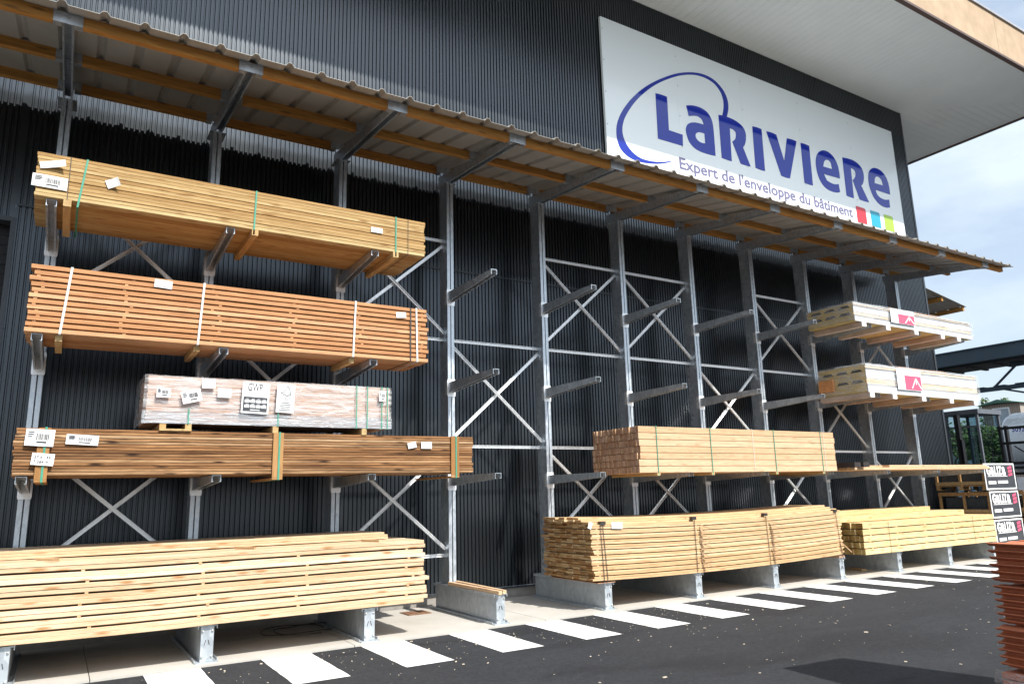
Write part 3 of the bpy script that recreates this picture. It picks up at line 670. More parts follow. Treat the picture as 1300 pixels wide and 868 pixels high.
def paper(t, x, z, w, h, y=-1.362, tilt=0.0, kind='barcode', curl=False):
    """stapled paper label; returns the part, print as sub-part"""
    b = MB(); n = 6; vs = []
    for i in range(n + 1):
        a = i / n; d = 0.004 * math.sin(a * 3.1) + (0.05 * (a ** 2) if curl else 0)
        vs += [(-w/2 + w * a, -d, -h/2), (-w/2 + w * a, -d, h/2)]
    k2 = len(vs); vs += [(p[0], p[1] + 0.002, p[2]) for p in vs]
    fs = []
    for i in range(n): fs += [(2*i, 2*i+2, 2*i+3, 2*i+1), (k2+2*i, k2+2*i+1, k2+2*i+3, k2+2*i+2), (2*i, 2*i+1, k2+2*i+1, k2+2*i) if i == 0 else (2*i, 2*i+2, k2+2*i+2, k2+2*i)]
    b.add(vs, fs)
    o = b.build('label_sheet', M['paper'], t); o.location = (wx(t, x), wy(t, y), wz(t, z)); o.rotation_euler = (0, tilt, 0)
    if kind == 'barcode':
        p = MB(); xx = -w * 0.12; yy = -0.0075
        while xx < w * 0.30:
            ww = random.choice((0.003, 0.005, 0.007)); p.box(xx, xx + ww, yy, yy + .001, -h * 0.12, h * 0.24); xx += ww + random.choice((0.004, 0.006))
        for r_ in range(3): p.box(-w * 0.42, -w * random.uniform(0.2, 0.28), yy, yy + .001, h * (0.3 - 0.13 * r_), h * (0.3 - 0.13 * r_) + 0.006)
        p.box(-w * 0.1, w * 0.25, yy, yy + .001, -h * 0.30, -h * 0.22)
        p.build('print', M['ink'], o)
    return o
def layers(b, t, x0, x1, z0, hb, gap, n, y0, y1, wb, jit=0.01, endjit=0.01, endmi=None, bend=None, seg=1, gaps=None):
    z = z0; tops = []
    for i in range(n):
        y = y0; jy = random.uniform(0, jit)
        first = True
        while y < y1 - 0.4 * wb:
            e0 = random.uniform(-endjit, endjit); e1 = random.uniform(-endjit, endjit)
            b.board(wx(t, x0 + e0), wx(t, x1 + e1), wy(t, y + (jy if first else 0)), wy(t, min(y + wb - 0.002, y1)), wz(t, z), wz(t, z + hb), endmi=endmi, n=seg, bend=bend); y += wb; first = False
        z += hb; tops.append(z); z += gaps(i) if gaps else gap
    return tops
def sticks(t, xs, levels, y0, y1, hs, w=0.035, mat=None, jit=0.03, out=0.0, bend=None):
    for x in xs:
        for z in levels:
            b = MB(); xx = x + random.uniform(-jit, jit); dz = bend(wx(t, xx))[1] if bend else 0
            b.box(wx(t, xx - w/2), wx(t, xx + w/2), wy(t, y0 + random.uniform(0.0, 0.012) - out), wy(t, y1), wz(t, z) + 0.0006 + dz, wz(t, z + hs) - 0.0006 + dz)
            b.build('sticker', mat or M['bearer'], t)

# --- upper left ochre pack
t = pack('timber_pack', 'ochre pine board pack with green straps, topmost on the left of the rack', 'timber pack', -0.15, 4.05, 4.555, 'timber packs on the rack')
b = MB(); layers(b, t, -0.15, 4.05, 4.56, 0.036, 0, 12, -1.352, -0.38, 0.122, 0.003, 0.012, gaps=lambda i: 0.007 if i in (1, 4, 7) else 0.0008)
b.build('boards', M['green'], t)
for x in (0.10, 1.92, 3.62):
    b = MB(); b.box(wx(t, x), wx(t, x + 0.07), wy(t, -1.36), wy(t, -0.36), wz(t, 4.49), wz(t, 4.557)); b.build('bearer', M['bearer'], t)
for x, ln in ((0.225, 0.05), (1.94, 0.01), (3.655, 0.0)): strap(t, x, -1.355, 4.50, 5.02, M['strapg'], lean=ln, back=-0.36)
for x in (0.13, 3.82): strap(t, x, -1.353, 4.556, 5.018, M['strapd'], 0.006, back=-0.38)
paper(t, -0.03, 4.715, 0.30, 0.13, tilt=0.02); paper(t, -0.02, 4.90, 0.22, 0.07, tilt=-0.22, curl=True, kind='x'); paper(t, 0.515, 4.81, 0.12, 0.09, tilt=-0.4, curl=True, kind='x'); paper(t, 3.40, 4.80, 0.15, 0.065, kind='x')
# --- second left: orange cedar with stickers
t = pack('timber_pack', 'orange brown cedar pack with gaps between layers and white straps', 'timber pack', -0.10, 4.09, 3.19, 'timber packs on the rack')
b = MB(); tops = layers(b, t, -0.09, 4.09, 3.19, 0.042, 0.015, 12, -1.352, -0.60, 0.15, 0.012, 0.02)
b.build('boards', M['larch'], t)
sticks(t, (-0.03, 0.74, 1.60, 2.42, 3.2, 3.98), tops[:-1], -1.345, -0.62, 0.015, 0.03, M['larch'], 0.05)
for x, ln in ((0.185, 0.05), (1.43, 0.03), (3.13, 0.02), (3.95, -0.015)): strap(t, x, -1.355, 3.19, 3.862, M['strapw'], 0.022, lean=ln, back=-0.6)
for x in (0.14, 3.86): strap(t, x, -1.353, 3.19, 3.86, M['strapd'], 0.016, back=-0.6) if x > 1 else None
for x in (0.15, 1.40, 3.1):
    b = MB(); b.box(wx(t, x), wx(t, x + 0.06), wy(t, -1.30), wy(t, -0.62), wz(t, 3.125), wz(t, 3.187)); b.build('bearer', M['bearer'], t)
paper(t, 1.06, 3.80, 0.17, 0.085, kind='x', tilt=0.05); paper(t, 3.73, 3.755, 0.13, 0.07, kind='x', tilt=-0.1)
# --- wrapped decking pack
t = pack('wrapped_pack', 'rosy brown decking pack in clear stretch film with printed sheets', 'wrapped timber pack', 0.96, 3.61, 2.36)
b = MB(); layers(b, t, 0.99, 3.60, 2.365, 0.0215, 0, 21, -1.335, -0.55, 0.145, 0.006, 0.006, gaps=lambda i: 0.0010)
b.build('boards', M['deckboard'], t)
def filmshell(t, x0, x1, y0, y1, z0, z1, mat, amp=0.012, nx=50, nz=14):
    b = MB(); rnd = random.Random(3)
    def grid(f, nu, nv):
        vs = [f(u / nu, v_ / nv) for v_ in range(nv + 1) for u in range(nu + 1)]
        b.add(vs, [(v_ * (nu + 1) + u, v_ * (nu + 1) + u + 1, (v_ + 1) * (nu + 1) + u + 1, (v_ + 1) * (nu + 1) + u) for v_ in range(nv) for u in range(nu)], smooth=True)
    def nz_(a, c): return amp * (0.6 * math.sin(a * 17 + math.sin(c * 9) * 2) * math.cos(c * 13 + a * 3) + 0.4 * math.sin(c * 31 + a * 7))
    def W(x, y, z): return (wx(t, x), wy(t, y), wz(t, z))
    grid(lambda u, v_: W(x0 + (x1 - x0) * u, y0 - abs(nz_(x0 + (x1 - x0) * u, z0 + (z1 - z0) * v_)), z0 + (z1 - z0) * v_), nx, nz)
    grid(lambda u, v_: W(x0 + (x1 - x0) * u, y0 + (y1 - y0) * v_, z1 + abs(nz_(u * 3, v_ * 3)) * 0.6), nx, 6)
    grid(lambda u, v_: W(x0 - abs(nz_(u * 4, v_ * 4)), y1 + (y0 - y1) * u, z0 + (z1 - z0) * v_), 12, nz)
    grid(lambda u, v_: W(x1, y0 + (y1 - y0) * u, z0 + (z1 - z0) * v_), 12, nz)
    return b.build('stretch_film', mat, t)
filmshell(t, 0.955, 3.615, -1.352, -0.53, 2.352, 2.842, M['film'])
o = filmshell(t, 0.950, 3.618, -1.362, -0.525, 2.350, 2.475, M['filmgrey'], 0.008, 50, 8); o.name = 'bunched_film'
for x in (1.12, 2.24, 3.25):
    b = MB(); b.box(wx(t, x), wx(t, x + 0.06), wy(t, -1.36), wy(t, -0.56), wz(t, 2.276), wz(t, 2.35)); b.build('bearer', M['bearer'], t)
b = MB(); b.box(wx(t, 1.36), wx(t, 1.42), wy(t, -1.36), wy(t, -0.56), wz(t, 2.276), wz(t, 2.35)); b.box(wx(t, 1.12), wx(t, 1.42), wy(t, -1.375), wy(t, -1.362), wz(t, 2.277), wz(t, 2.297)); b.build('bearer', M['bearer'], t)
for x in (1.385, 2.29, 3.18, 3.31, 3.49, 3.56): strap(t, x, -1.366, 2.35, 2.84 if x > 3 else 2.50, M['strapg'], 0.012, back=-1.30)
Yp = -1.382
o = paper(t, 2.04, 2.645, 0.285, 0.335, y=Yp, kind='x', tilt=0.03)
M4 = XZ(-0.085, -0.006, 0.075); text_mesh('GWP', 0.12, M['ink'], 'print', o, M4, width=0.15, ext=0.0008)
p = MB(); p.box(-0.125, 0.125, -0.0062, -0.005, -0.145, 0.01); p.build('print', M['boarddark'], o)
p = MB()
for r_ in range(2):
    for q in range(4): p.box(-0.112 + q * 0.059, -0.062 + q * 0.059, -0.0080, -0.0064, -0.052 - r_ * 0.055, -0.024 - r_ * 0.055); p.box(-0.10 + q * 0.059, -0.070 + q * 0.059, -0.0080, -0.0064, -0.016 - r_ * 0.055, -0.012 - r_ * 0.055)
p.box(-0.05, 0.05, -0.0080, -0.0064, -0.134, -0.126); p.build('print', M['paper'], o)
o = paper(t, 2.36, 2.655, 0.195, 0.315, y=Yp, kind='x', tilt=0.03)
p = MB()
tree = [(0.0, 0.03), (0.0, 0.045), (-0.03, 0.04), (-0.012, 0.075), (-0.01, 0.1), (0.015, 0.135), (0.04, 0.1), (0.045, 0.07), (0.058, 0.045), (0.028, 0.045), (0.028, 0.03), (0.0, 0.03)]
for a, c in zip(tree, tree[1:]): p.bar((a[0], -0.0075, a[1]), (c[0], -0.0075, c[1]), 0.005, 0.001, up=(0, 1, 0))
for a, c in (((-0.06, 0.075), (-0.042, 0.05)), ((-0.042, 0.05), (-0.022, 0.085))): p.bar((a[0], -0.0075, a[1]), (c[0], -0.0075, c[1]), 0.005, 0.001, up=(0, 1, 0))
for i, (a, c) in enumerate(((-0.04, 0.04), (-0.05, 0.06), (-0.06, 0.06), (-0.045, 0.05), (-0.07, 0.07))): p.box(a, c, -0.008, -0.007, -0.05 - i * 0.02, -0.045 - i * 0.02)
p.build('print', M['ink'], o); text_mesh('FSC', 0.05, M['greyink'], 'print', o, XZ(-0.035, -0.007, -0.02), width=0.085, ext=0.0008)
paper(t, 1.135, 2.66, 0.13, 0.10, y=Yp); paper(t, 1.40, 2.635, 0.19, 0.13, y=Yp - 0.004, tilt=-0.25); paper(t, 1.56, 2.775, 0.13, 0.10, y=Yp, kind='x'); paper(t, 1.72, 2.685, 0.135, 0.10, y=Yp, kind='x'); paper(t, 3.49, 2.735, 0.08, 0.12, y=Yp)
# --- brown treated pack
t = pack('timber_pack', 'dark brown streaky pine pack under the film wrapped decking', 'timber pack', -0.08, 4.71, 1.838, 'timber packs on the rack')
b = MB(); layers(b, t, -0.08, 4.71, 1.840, 0.0262, 0, 15, -1.352, -0.30, 0.12, 0.010, 0.012, gaps=lambda i: 0.0031)
b.build('boards', M['brown'], t)
for x, w_ in ((0.10, 0.10), (2.25, 0.11), (4.40, 0.11)):
    b = MB(); b.box(wx(t, x), wx(t, x + w_), wy(t, -1.372), wy(t, -1.354), wz(t, 1.80), wz(t, 2.279)); b.box(wx(t, x), wx(t, x + w_), wy(t, -1.372), wy(t, -0.29), wz(t, 1.778), wz(t, 1.798)); b.build('batten', M['brownpost'], t)
    strap(t, x + w_ / 2 + 0.01, -1.374, 1.777, 2.282, M['strapg'], 0.018, back=-0.3)
paper(t, 0.115, 2.185, 0.23, 0.155, y=-1.385, tilt=0.05); paper(t, 0.46, 2.172, 0.27, 0.095, y=-1.366, tilt=0.05)
o = paper(t, 0.155, 1.985, 0.18, 0.11, y=-1.388, tilt=0.08, kind='x'); text_mesh('27 x 145', 0.035, M['ink'], 'print', o, XZ(-0.07, -0.007, 0.01), width=0.13, ext=0.0008); text_mesh('7.364 m', 0.04, M['ink'], 'print', o, XZ(-0.07, -0.007, -0.035), width=0.12, ext=0.0008)
paper(t, 3.88, 2.165, 0.11, 0.07, y=-1.366, kind='x', tilt=-0.2); paper(t, 4.07, 2.166, 0.14, 0.08, y=-1.366, kind='x')

# --- long pale stack on the ground, left
t = pack('timber_stack', 'long pale pine stack on the low bases at the left, layers parted by thin sticks', 'timber stack', -1.35, 4.05, 0.355)
sag = lambda x: (0.0, -0.004 * math.cos(x * 1.85) + 0.0025 * math.sin(x * 3.1))
b = MB(); z = 0.362
levels = []
for i in range(7):
    for j in range(2):
        y = -1.355 + random.uniform(0, 0.014); eo = random.uniform(-0.05, 0.02)
        while y < -0.30:
            b.board(wx(t, -1.35 + random.uniform(-.03, .03)), wx(t, 4.08 + eo + random.uniform(-.015, .01)), wy(t, y), wy(t, y + 0.146), wz(t, z), wz(t, z + 0.0415), n=12, bend=sag); y += 0.150
        z += 0.0422
    levels.append(z); z += (0.0175, 0.0175, 0.0175, 0.0175, 0.0175, 0.0175, 0)[i]
b.build('boards', M['pine'], t)
sticks(t, (-0.4, 0.62, 1.62, 2.62, 3.85), levels[:-1], -1.352, -0.3, 0.0175, 0.03, M['pine2'], 0.06, bend=sag)
zt = levels[-1] - 0.018
t = thing('loose_boards', (1.2, -0.6, zt + 0.028), 'two courses of loose pale boards on top of the long pale stack', 'boards')
b = MB()
for j in range(3):
    for q in range(5): b.board(-2.6 + random.uniform(-.05, .05), 2.60 + random.uniform(-.06, .04) - 0.03 * j, -0.28 + q * 0.15, -0.28 + q * 0.15 + 0.146, j * 0.027 , j * 0.027 + 0.026)
b.build('boards', M['pine'], t)
for i, (x, rz_, lb) in enumerate(((0.28, 1.15, 'leftmost of the three loose sticks lying on the long pale stack'), (2.05, 1.0, 'middle of the three loose sticks lying on the long pale stack'), (3.45, 0.85, 'rightmost of the three loose sticks lying on the long pale stack'))):
    b = MB(); b.board(-0.17, 0.17, -0.013, 0.013, 0, 0.02); o = b.build('stick', M['pine2'], loc=(x, -1.17, zt + 0.024)); o.rotation_euler = (0, 0, rz_ + 1.0); tag(o, lb, 'stick', 'loose sticks on the long pale stack')
# --- battens on the empty base
for x, lb in ((5.045, 'nearer left squared batten lying on the empty low base'), (5.155, 'right hand squared batten lying on the empty low base')):
    b = MB(); b.board(-0.68, 0.68, -0.024, 0.024, 0, 0.045); o = b.build('wooden_batten', M['rafter'], loc=(x, -0.70 if x < 5.1 else -0.66, 0.354)); o.rotation_euler = (0, 0, R(90) + (0.015 if x < 5.1 else -0.02)); tag(o, lb, 'batten', 'battens on the empty base')

# --- squared fir pack, right
t = pack('timber_pack', 'squared pale fir pack with reddish stained ends on the lowest arms', 'timber pack', 7.46, 12.0, 1.838, 'timber packs on the rack')
b = MB(); layers(b, t, 7.46, 12.0, 1.838 - 0.02, 0.0910, 0, 7, -1.352, -0.26, 0.048, 0.004, 0.02, endmi=1, gaps=lambda i: 0.0060)
b.build('boards', [M['rafter'], M['rafterend']], t)
for x in (7.80, 8.92, 10.40, 11.62):
    strap(t, x, -1.356, 1.775, 2.50, M['strapg'], 0.013, back=-0.26)
    b = MB(); b.box(wx(t, x - 0.03), wx(t, x + 0.03), wy(t, -1.36), wy(t, -0.3), wz(t, 1.775), wz(t, 1.816)); b.build('bearer', M['bearer'], t)
for x in (9.88, 11.70): strap(t, x, -1.356, 1.82, 2.50, M['strapw'], 0.006, back=-0.26)
# --- ragged warm pine stack on the ground, right
t = pack('timber_stack', 'bowed warm pine stack with ragged left ends on the low bases', 'timber stack', 6.46, 11.95, 0.355)
bow = lambda x: (0.0, 0.046 * ((x + 0.3) / 2.75) ** 2 - 0.034)
b = MB(); z = 0.392; levels = []
for i in range(11):
    for j in range(2):
        y = -1.352 + random.uniform(0, 0.008); sh = random.uniform(-0.02, 0.02)
        while y < -0.20:
            e = 6.52 + sh + random.choice((-0.02, -0.005, 0, 0.0, 0.005, 0.01, 0.03)) + random.uniform(-.008, .008)
            b.board(wx(t, e), wx(t, 11.93 + random.uniform(-.03, .03)), wy(t, y), wy(t, y + 0.142), wz(t, z), wz(t, z + 0.0275), n=14, bend=bow, endmi=1); y += 0.146
        z += 0.0282
    levels.append(z); z += 0.0115 if i < 10 else 0.001
for j in range(3):
    y = -1.30 + j * 0.12
    while y < -0.20:
        b.board(wx(t, 6.50 + random.uniform(-.1, .08)), wx(t, 11.93 + random.uniform(-.03, .03)), wy(t, y), wy(t, y + 0.142), wz(t, z), wz(t, z + 0.0275), n=14, bend=bow, endmi=1); y += 0.146
    z += 0.0285
b.build('boards', [M['pine2'], M['pine2shade']], t)
sticks(t, (6.62, 8.50, 10.06, 11.80), levels[:-1], -1.35, -0.2, 0.0115, 0.03, M['pine2'], 0.02, bend=bow)
for xc in (8.56, 10.13):
    for q, zz in enumerate(levels[1:-1]):
        b = MB(); b.bar((wx(t, xc - 0.02 + random.uniform(-.02, .02)), wy(t, -1.37), wz(t, zz) - 0.02), (wx(t, xc + 0.07), wy(t, -1.46 + random.uniform(-.02, .02)), wz(t, zz) - 0.065), 0.022, 0.014); b.build('stick_end', M['rafter'], t)
b = MB(); b.bar((wx(t, 11.85), wy(t, -1.37), wz(t, 0.62)), (wx(t, 11.97), wy(t, -1.47), wz(t, 0.45)), 0.022, 0.014)
b.build('stick_end', M['rafter'], t)
for x, ln in ((6.70, -0.03), (6.76, -0.05), (8.44, 0.0), (10.04, -0.02), (11.86, -0.06)): strap(t, x, -1.356, 0.38, 1.15, M['strapd'], 0.010, lean=ln, back=-0.2)
for xc in (6.72, 8.44, 10.02, 11.80): b = MB(); b.box(wx(t, xc - 0.04), wx(t, xc + 0.04), wy(t, -1.366), wy(t, -1.30), wz(t, 1.12), wz(t, 1.165)); b.build('corner_guard', M['strapd'], t)
b = MB(); b.box(wx(t, 6.6), wx(t, 6.9), wy(t, -1.34), wy(t, -0.2), wz(t, 0.3545), wz(t, 0.362)); b.build('bearer', M['rafterend'], t); b = MB(); b.box(wx(t, 11.8), wx(t, 11.95), wy(t, -1.34), wy(t, -0.2), wz(t, 0.3545), wz(t, 0.39)); b.build('bearer', M['rafterend'], t)
paper(t, 6.96, 1.10, 0.19, 0.085, kind='x', tilt=0.05)
paper(t, 6.49, 1.12, 0.06, 0.09, kind='x', y=-1.37, tilt=0.4)
# --- yellow packs, far right
t = pack('timber_stack', 'yellow pine stack in five spaced layers on the last low bases', 'timber stack', 12.5, 17.05, 0.355)
b = MB(); tops = layers(b, t, 12.52, 17.05, 0.358, 0.096, 0.016, 5, -1.352, -0.30, 0.075, 0.006, 0.03, endmi=1)
b.build('boards', [M['yellow'], M['yellowshade']], t)
sticks(t, (12.75, 13.55, 14.5, 15.5, 16.6), tops[:-1], -1.352, -0.3, 0.016, 0.04, M['yellow'], 0.03)
for x in (13.3, 16.2): strap(t, x, -1.356, 0.358, tops[-1], M['strapd'], 0.006, back=-0.3)
zt = tops[-1]
t = thing('plank_pile', (14.3, -0.60, zt), 'lower of the two yellow plank courses set back on the spaced yellow stack', 'planks', 'yellow plank courses')
b = MB()
for q in range(9): b.board(-2.1 + random.uniform(-.06, .04), 2.15 + random.uniform(-.05, .05), -0.46 + q * 0.075, -0.46 + q * 0.075 + 0.072, 0.011, 0.113, endmi=1)
for x in (-1.6, -0.2, 1.6): b.box(x, x + 0.03, -0.44, 0.2, 0.0005, 0.0105)
b.build('boards', [M['yellow'], M['yellowshade']], t)
t = thing('plank_pile', (14.0, -0.42, zt + 0.113), 'upper short yellow plank course farthest back on the spaced yellow stack', 'planks', 'yellow plank courses')
b = MB()
for q in range(5): b.board(-1.95 + random.uniform(-.06, .04), 1.80 + random.uniform(-.05, .05), -0.33 + q * 0.075, -0.33 + q * 0.075 + 0.072, 0.001, 0.090, endmi=1)
b.build('boards', [M['yellow'], M['yellowshade']], t)
# --- planks on the lowest arms to the right
t = thing('plank_pile', (14.8, -0.85, 1.834), 'low course of long planks beside the squared fir pack on the lowest arms', 'planks')
b = MB()
for q in range(7): b.board(-2.55 + (0.0 if q > 1 else 0.25) + random.uniform(-.05, .05), 2.55 + random.uniform(-.1, .1), -0.48 + q * 0.14, -0.48 + q * 0.14 + 0.135, 0.0, 0.045)
for q in range(5): b.board(-2.3 + (1.1 if q < 1 else 0) + random.uniform(-.05, .05), 2.4 + random.uniform(-.1, .1), -0.46 + q * 0.14, -0.46 + q * 0.14 + 0.135, 0.046, 0.090)
b.build('boards', M['rafter'], t)
for i, x in enumerate((12.46, 12.72)):
    b = MB(); b.box(-0.09, 0.09, -0.25, 0.25, 0, 0.085); o = b.build('timber_block', M['darkend'], loc=(x, -1.20, 1.883)); tag(o, ('left' if i == 0 else 'right') + ' tarred dark block on the planks beside the squared fir pack', 'block', 'dark blocks on the planks')

# --- sandwich panel packs
def panel_pack(x0, x1, z0, z1, label, bearers, lx, ragged):
    t = thing('panel_pack', ((x0 + x1) / 2, -0.85, z0), label, 'panel pack', 'insulated panel packs')
    Hh = z1 - z0; y0, y1 = -1.352, -0.33
    def B(name, mat, *rows):
        for r_ in rows: b = MB(); b.box(wx(t, r_[0]), wx(t, r_[1]), wy(t, r_[2]), wy(t, r_[3]), wz(t, r_[4]), wz(t, r_[5])); b.build(name, mat, t)
    # layer stack: bottom white tray, tan foam, white, tan, white top
    q = [0.0, 0.24, 0.34, 0.50, 0.52, 0.86, 1.0]; L = [z0 + Hh * v_ for v_ in q]
    B('foam_core', M['pfoam'], (x0, x1, y0 + 0.012, y1, z0 + 0.003, z1 - 0.004))
    B('foam_edge', M['ptan'], (x0 + 0.004, x1 - 0.004, y0 + 0.004, y0 + 0.012, L[1] + 0.035, L[3]), (x0 + 0.004, x1 - 0.004, y0 + 0.004, y0 + 0.012, L[5], L[6] - 0.02))
    B('steel_skin', M['pwhite'], (x0 - 0.004, x1 + 0.004, y0 - 0.016, y0 + 0.003, L[0], L[1]), (x0, x1, y0 - 0.004, y0 + 0.0035, L[3] + 0.002, L[5] - 0.03), (x0, x1, y0 - 0.006, y0 + 0.003, L[6] - 0.018, L[6] - 0.004), (x0 - 0.002, x1 + 0.002, y0, y1, z1 - 0.0035, z1))
    B('shade_line', M['pgrey'], (x0, x1, y0 - 0.003, y0 + 0.0055, L[1] + 0.001, L[1] + 0.034), (x0, x1, y0 - 0.002, y0 + 0.0055, L[5] - 0.029, L[5] + 0.006))  # flat grey strips painting the shade lines between the panel layers
    # rib voids seen on the end
    for zz in (z0 + Hh * 0.36, z0 + Hh * 0.74):
        for j in range(3):
            b = MB(); ya = y0 + 0.06 + j * 0.31; b.prism([(wy(t, ya), wz(t, zz)), (wy(t, ya + 0.26), wz(t, zz)), (wy(t, ya + 0.21), wz(t, zz + 0.05)), (wy(t, ya + 0.05), wz(t, zz + 0.05))], 'x', wx(t, x0 - 0.003), wx(t, x0 + 0.02)); b.build('rib_void', M['pslot'], t)
    B('orange_top_sheet', M['porange'], (x0 + (x1 - x0) * 0.28, x0 + (x1 - x0) * 0.72, y0 + 0.004, y1 - 0.2, z1 + 0.001, z1 + 0.012))
    for bx in bearers:
        b = MB(); b.box(wx(t, bx - 0.065), wx(t, bx + 0.065), wy(t, y0 - 0.03), wy(t, y1), wz(t, z0 - 0.098), wz(t, z0 - 0.003)); b.build('bearer', M['paperwrap'], t)
        b = MB(); b.box(wx(t, bx - 0.067), wx(t, bx + 0.067), wy(t, y0 - 0.05), wy(t, y0 - 0.031), wz(t, z0 - 0.100), wz(t, z0 - 0.001)); b.build('bearer_cap', M['styro'], t)
    o = filmshell(t, x0 - 0.03, x1 + 0.05, y0 - 0.026, y1, z0 + 0.02, z1 + 0.02, M['film2'], 0.014, 40, 8)
    # white sheet with pink print and a pale chevron
    s = MB(); s.box(-0.42, 0.42, -0.002, 0, -Hh * 0.38, Hh * 0.42); lab = s.build('label_sheet', M['paper'], t); lab.location = (wx(t, lx), wy(t, y0 - 0.045), wz(t, (z0 + z1) / 2 + 0.03))
    s = MB(); s.box(-0.16, 0.40, -0.005, -0.003, -Hh * 0.36, Hh * 0.16); s.build('print', M['ppink'], lab)
    s = MB()
    for a, c in (((0.06, -0.12), (0.22, 0.03)), ((0.22, 0.03), (0.38, -0.12)), ((0.22, 0.0), (0.22, -0.06))): s.bar((a[0], -0.0065, a[1] * Hh / 0.4), (c[0], -0.0065, c[1] * Hh / 0.4), 0.026, 0.002, up=(0, 1, 0))
    for k3 in range(4): s.box(-0.1 + k3 * 0.11, -0.05 + k3 * 0.11, -0.006, -0.0035, Hh * 0.24, Hh * 0.27)
    s.build('print', M['paper'], lab)
    return t
M['film2'] = film('thin_clear_film', (0.88, 0.90, 0.92), 0.02, 0.34, s=(0.35, 1.2, 4))
panel_pack(13.05, 17.30, 4.65, 5.02, 'upper film wrapped pack of white insulated panels on white tipped bearers', (13.27, 14.06, 15.04, 16.02, 16.66), 14.62, 0)
t2 = panel_pack(13.20, 17.18, 3.28, 3.82, 'lower film wrapped pack of white insulated panels with torn orange wrap at its left end', (13.25, 13.98, 14.98, 16.0, 16.95), 14.55, 1)
b = MB(); b.box(-2.05, -2.0, 0.18, 0.5, 0.1, 0.33); b.build('torn_wrap', M['porange'], t2)

# ------------------------------------------------------------------ crates of slate beyond the rack
def crate(label):
    t = thing('slate_crate', (0, 0, 0), label, 'crate', 'stacked slate crates')
    W_, D_, Hc = 1.34, 1.15, 0.60; b = MB()
    for x in (0.0, W_ / 2 - 0.04, W_ - 0.08):
        for y in (0.0, D_ / 2 - 0.04, D_ - 0.08): b.box(x, x + 0.08, y, y + 0.08, 0.018, 0.09)
    for y in (0, D_ / 2 - 0.05, D_ - 0.1): b.box(0, W_, y, y + 0.1, 0.0, 0.0175)
    for q in range(6): b.box(q * (W_ - 0.1) / 5, q * (W_ - 0.1) / 5 + 0.1, 0, D_, 0.091, 0.108)
    for x in (0.0, W_ - 0.05):
        for y in (0.0, D_ / 2 - 0.025, D_ - 0.05): b.box(x, x + 0.05, y, y + 0.05, 0.109, Hc)
    b.box(-0.012, -0.001, 0, D_, Hc - 0.09, Hc - 0.005); b.box(-0.012, -0.001, 0, D_, 0.12, 0.20); b.box(W_ + 0.001, W_ + 0.012, 0, D_, Hc - 0.09, Hc - 0.005)
    b.build('frame', M['pallet'], t)
    b = MB(); x = 0.12
    while x < W_ - 0.14: b.box(x, x + 0.026, 0.09, D_ - 0.1, 0.11, 0.46 + random.uniform(-.01, .01)); x += 0.03
    b.build('slates', M['slate'], t)
    b = MB(); b.box(-0.02, W_ + 0.0, -0.022, -0.012, 0.0, 0.605); bd = b.build('sign_board', M['paper'], t)
    b = MB(); b.box(0.02, W_ - 0.05, -0.027, -0.0235, 0.04, 0.57); b.build('print', M['boarddark'], bd)
    for ch, xl_, wd_, sy in (('G', 0.06, 0.17, 1.0), ('a', 0.25, 0.14, 1.34), ('L', 0.41, 0.10, 1.0), ('I', 0.525, 0.045, 1.0), ('Z', 0.585, 0.14, 1.0), ('a', 0.745, 0.15, 1.34)):
        text_mesh(ch, 0.27, M['paper'], 'lettering', bd, XZ(xl_, -0.031, 0.345) @ Matrix.Diagonal((1, sy, 1, 1)), bold=0.014, width=wd_)
    b = MB(); b.box(0.09, 0.96, -0.031, -0.0285, 0.30, 0.315); b.box(0.09, 0.42, -0.031, -0.0285, 0.13, 0.20); b.box(0.50, 0.95, -0.031, -0.0285, 0.14, 0.205); b.build('print', M['paper'], bd)
    b = MB()
    for k3 in range(3): b.add([(1.02, -0.031, 0.30 + k3 * 0.08), (1.20, -0.031, 0.33 + k3 * 0.08), (1.20, -0.031, 0.39 + k3 * 0.08), (1.02, -0.031, 0.36 + k3 * 0.08)], [(0, 1, 2, 3)])
    b.build('print', M['ppink'], bd)
    return t
labs = ['top crate of slates in the three high stack past the rack end', 'middle crate of slates in the three high stack', 'bottom crate of slates behind the terracotta tiles']
c0 = crate(labs[0]); c0.location = (18.6, -0.53, 1.385); c0.rotation_euler.z = -0.015
for i, z in ((1, 0.745), (2, 0.105)):
    c = copy_tree(c0); c.location = (18.62 + 0.02 * i, -0.55, z); c['label'] = labs[i]; c.rotation_euler.z = 0.01 * i
for i, z, lb in ((0, 0.745, 'upper crate of slates in the lower stack at the right edge'), (1, 0.105, 'lower crate of slates in the lower stack at the right edge')):
    c = copy_tree(c0); c.location = (20.12, -0.62, z); c['label'] = lb; c.rotation_euler.z = -0.02
def pallet(label, loc):
    b = MB()
    for y in (0, 0.52, 1.05): b.box(0, 1.34, y, y + 0.1, 0, 0.018)
    for x in (0.0, 0.62, 1.26):
        for y in (0, 0.52, 1.05): b.box(x, x + 0.08, y, y + 0.1, 0.0185, 0.085)
    for q in range(7): b.box(q * 0.205, q * 0.205 + 0.1, 0, 1.15, 0.0855, 0.103)
    o = b.build('wooden_pallet', M['pallet'], loc=loc); return tag(o, label, 'pallet', 'pallets under the slate crates')
pallet('wooden pallet under the three high slate crates', (18.63, -0.55, -0.018)); pallet('wooden pallet under the two slate crates at the right edge', (20.13, -0.62, -0.018))
# open crates standing behind, along the building corner
for i, z in enumerate((0.11, 0.745, 1.385)):
    pass

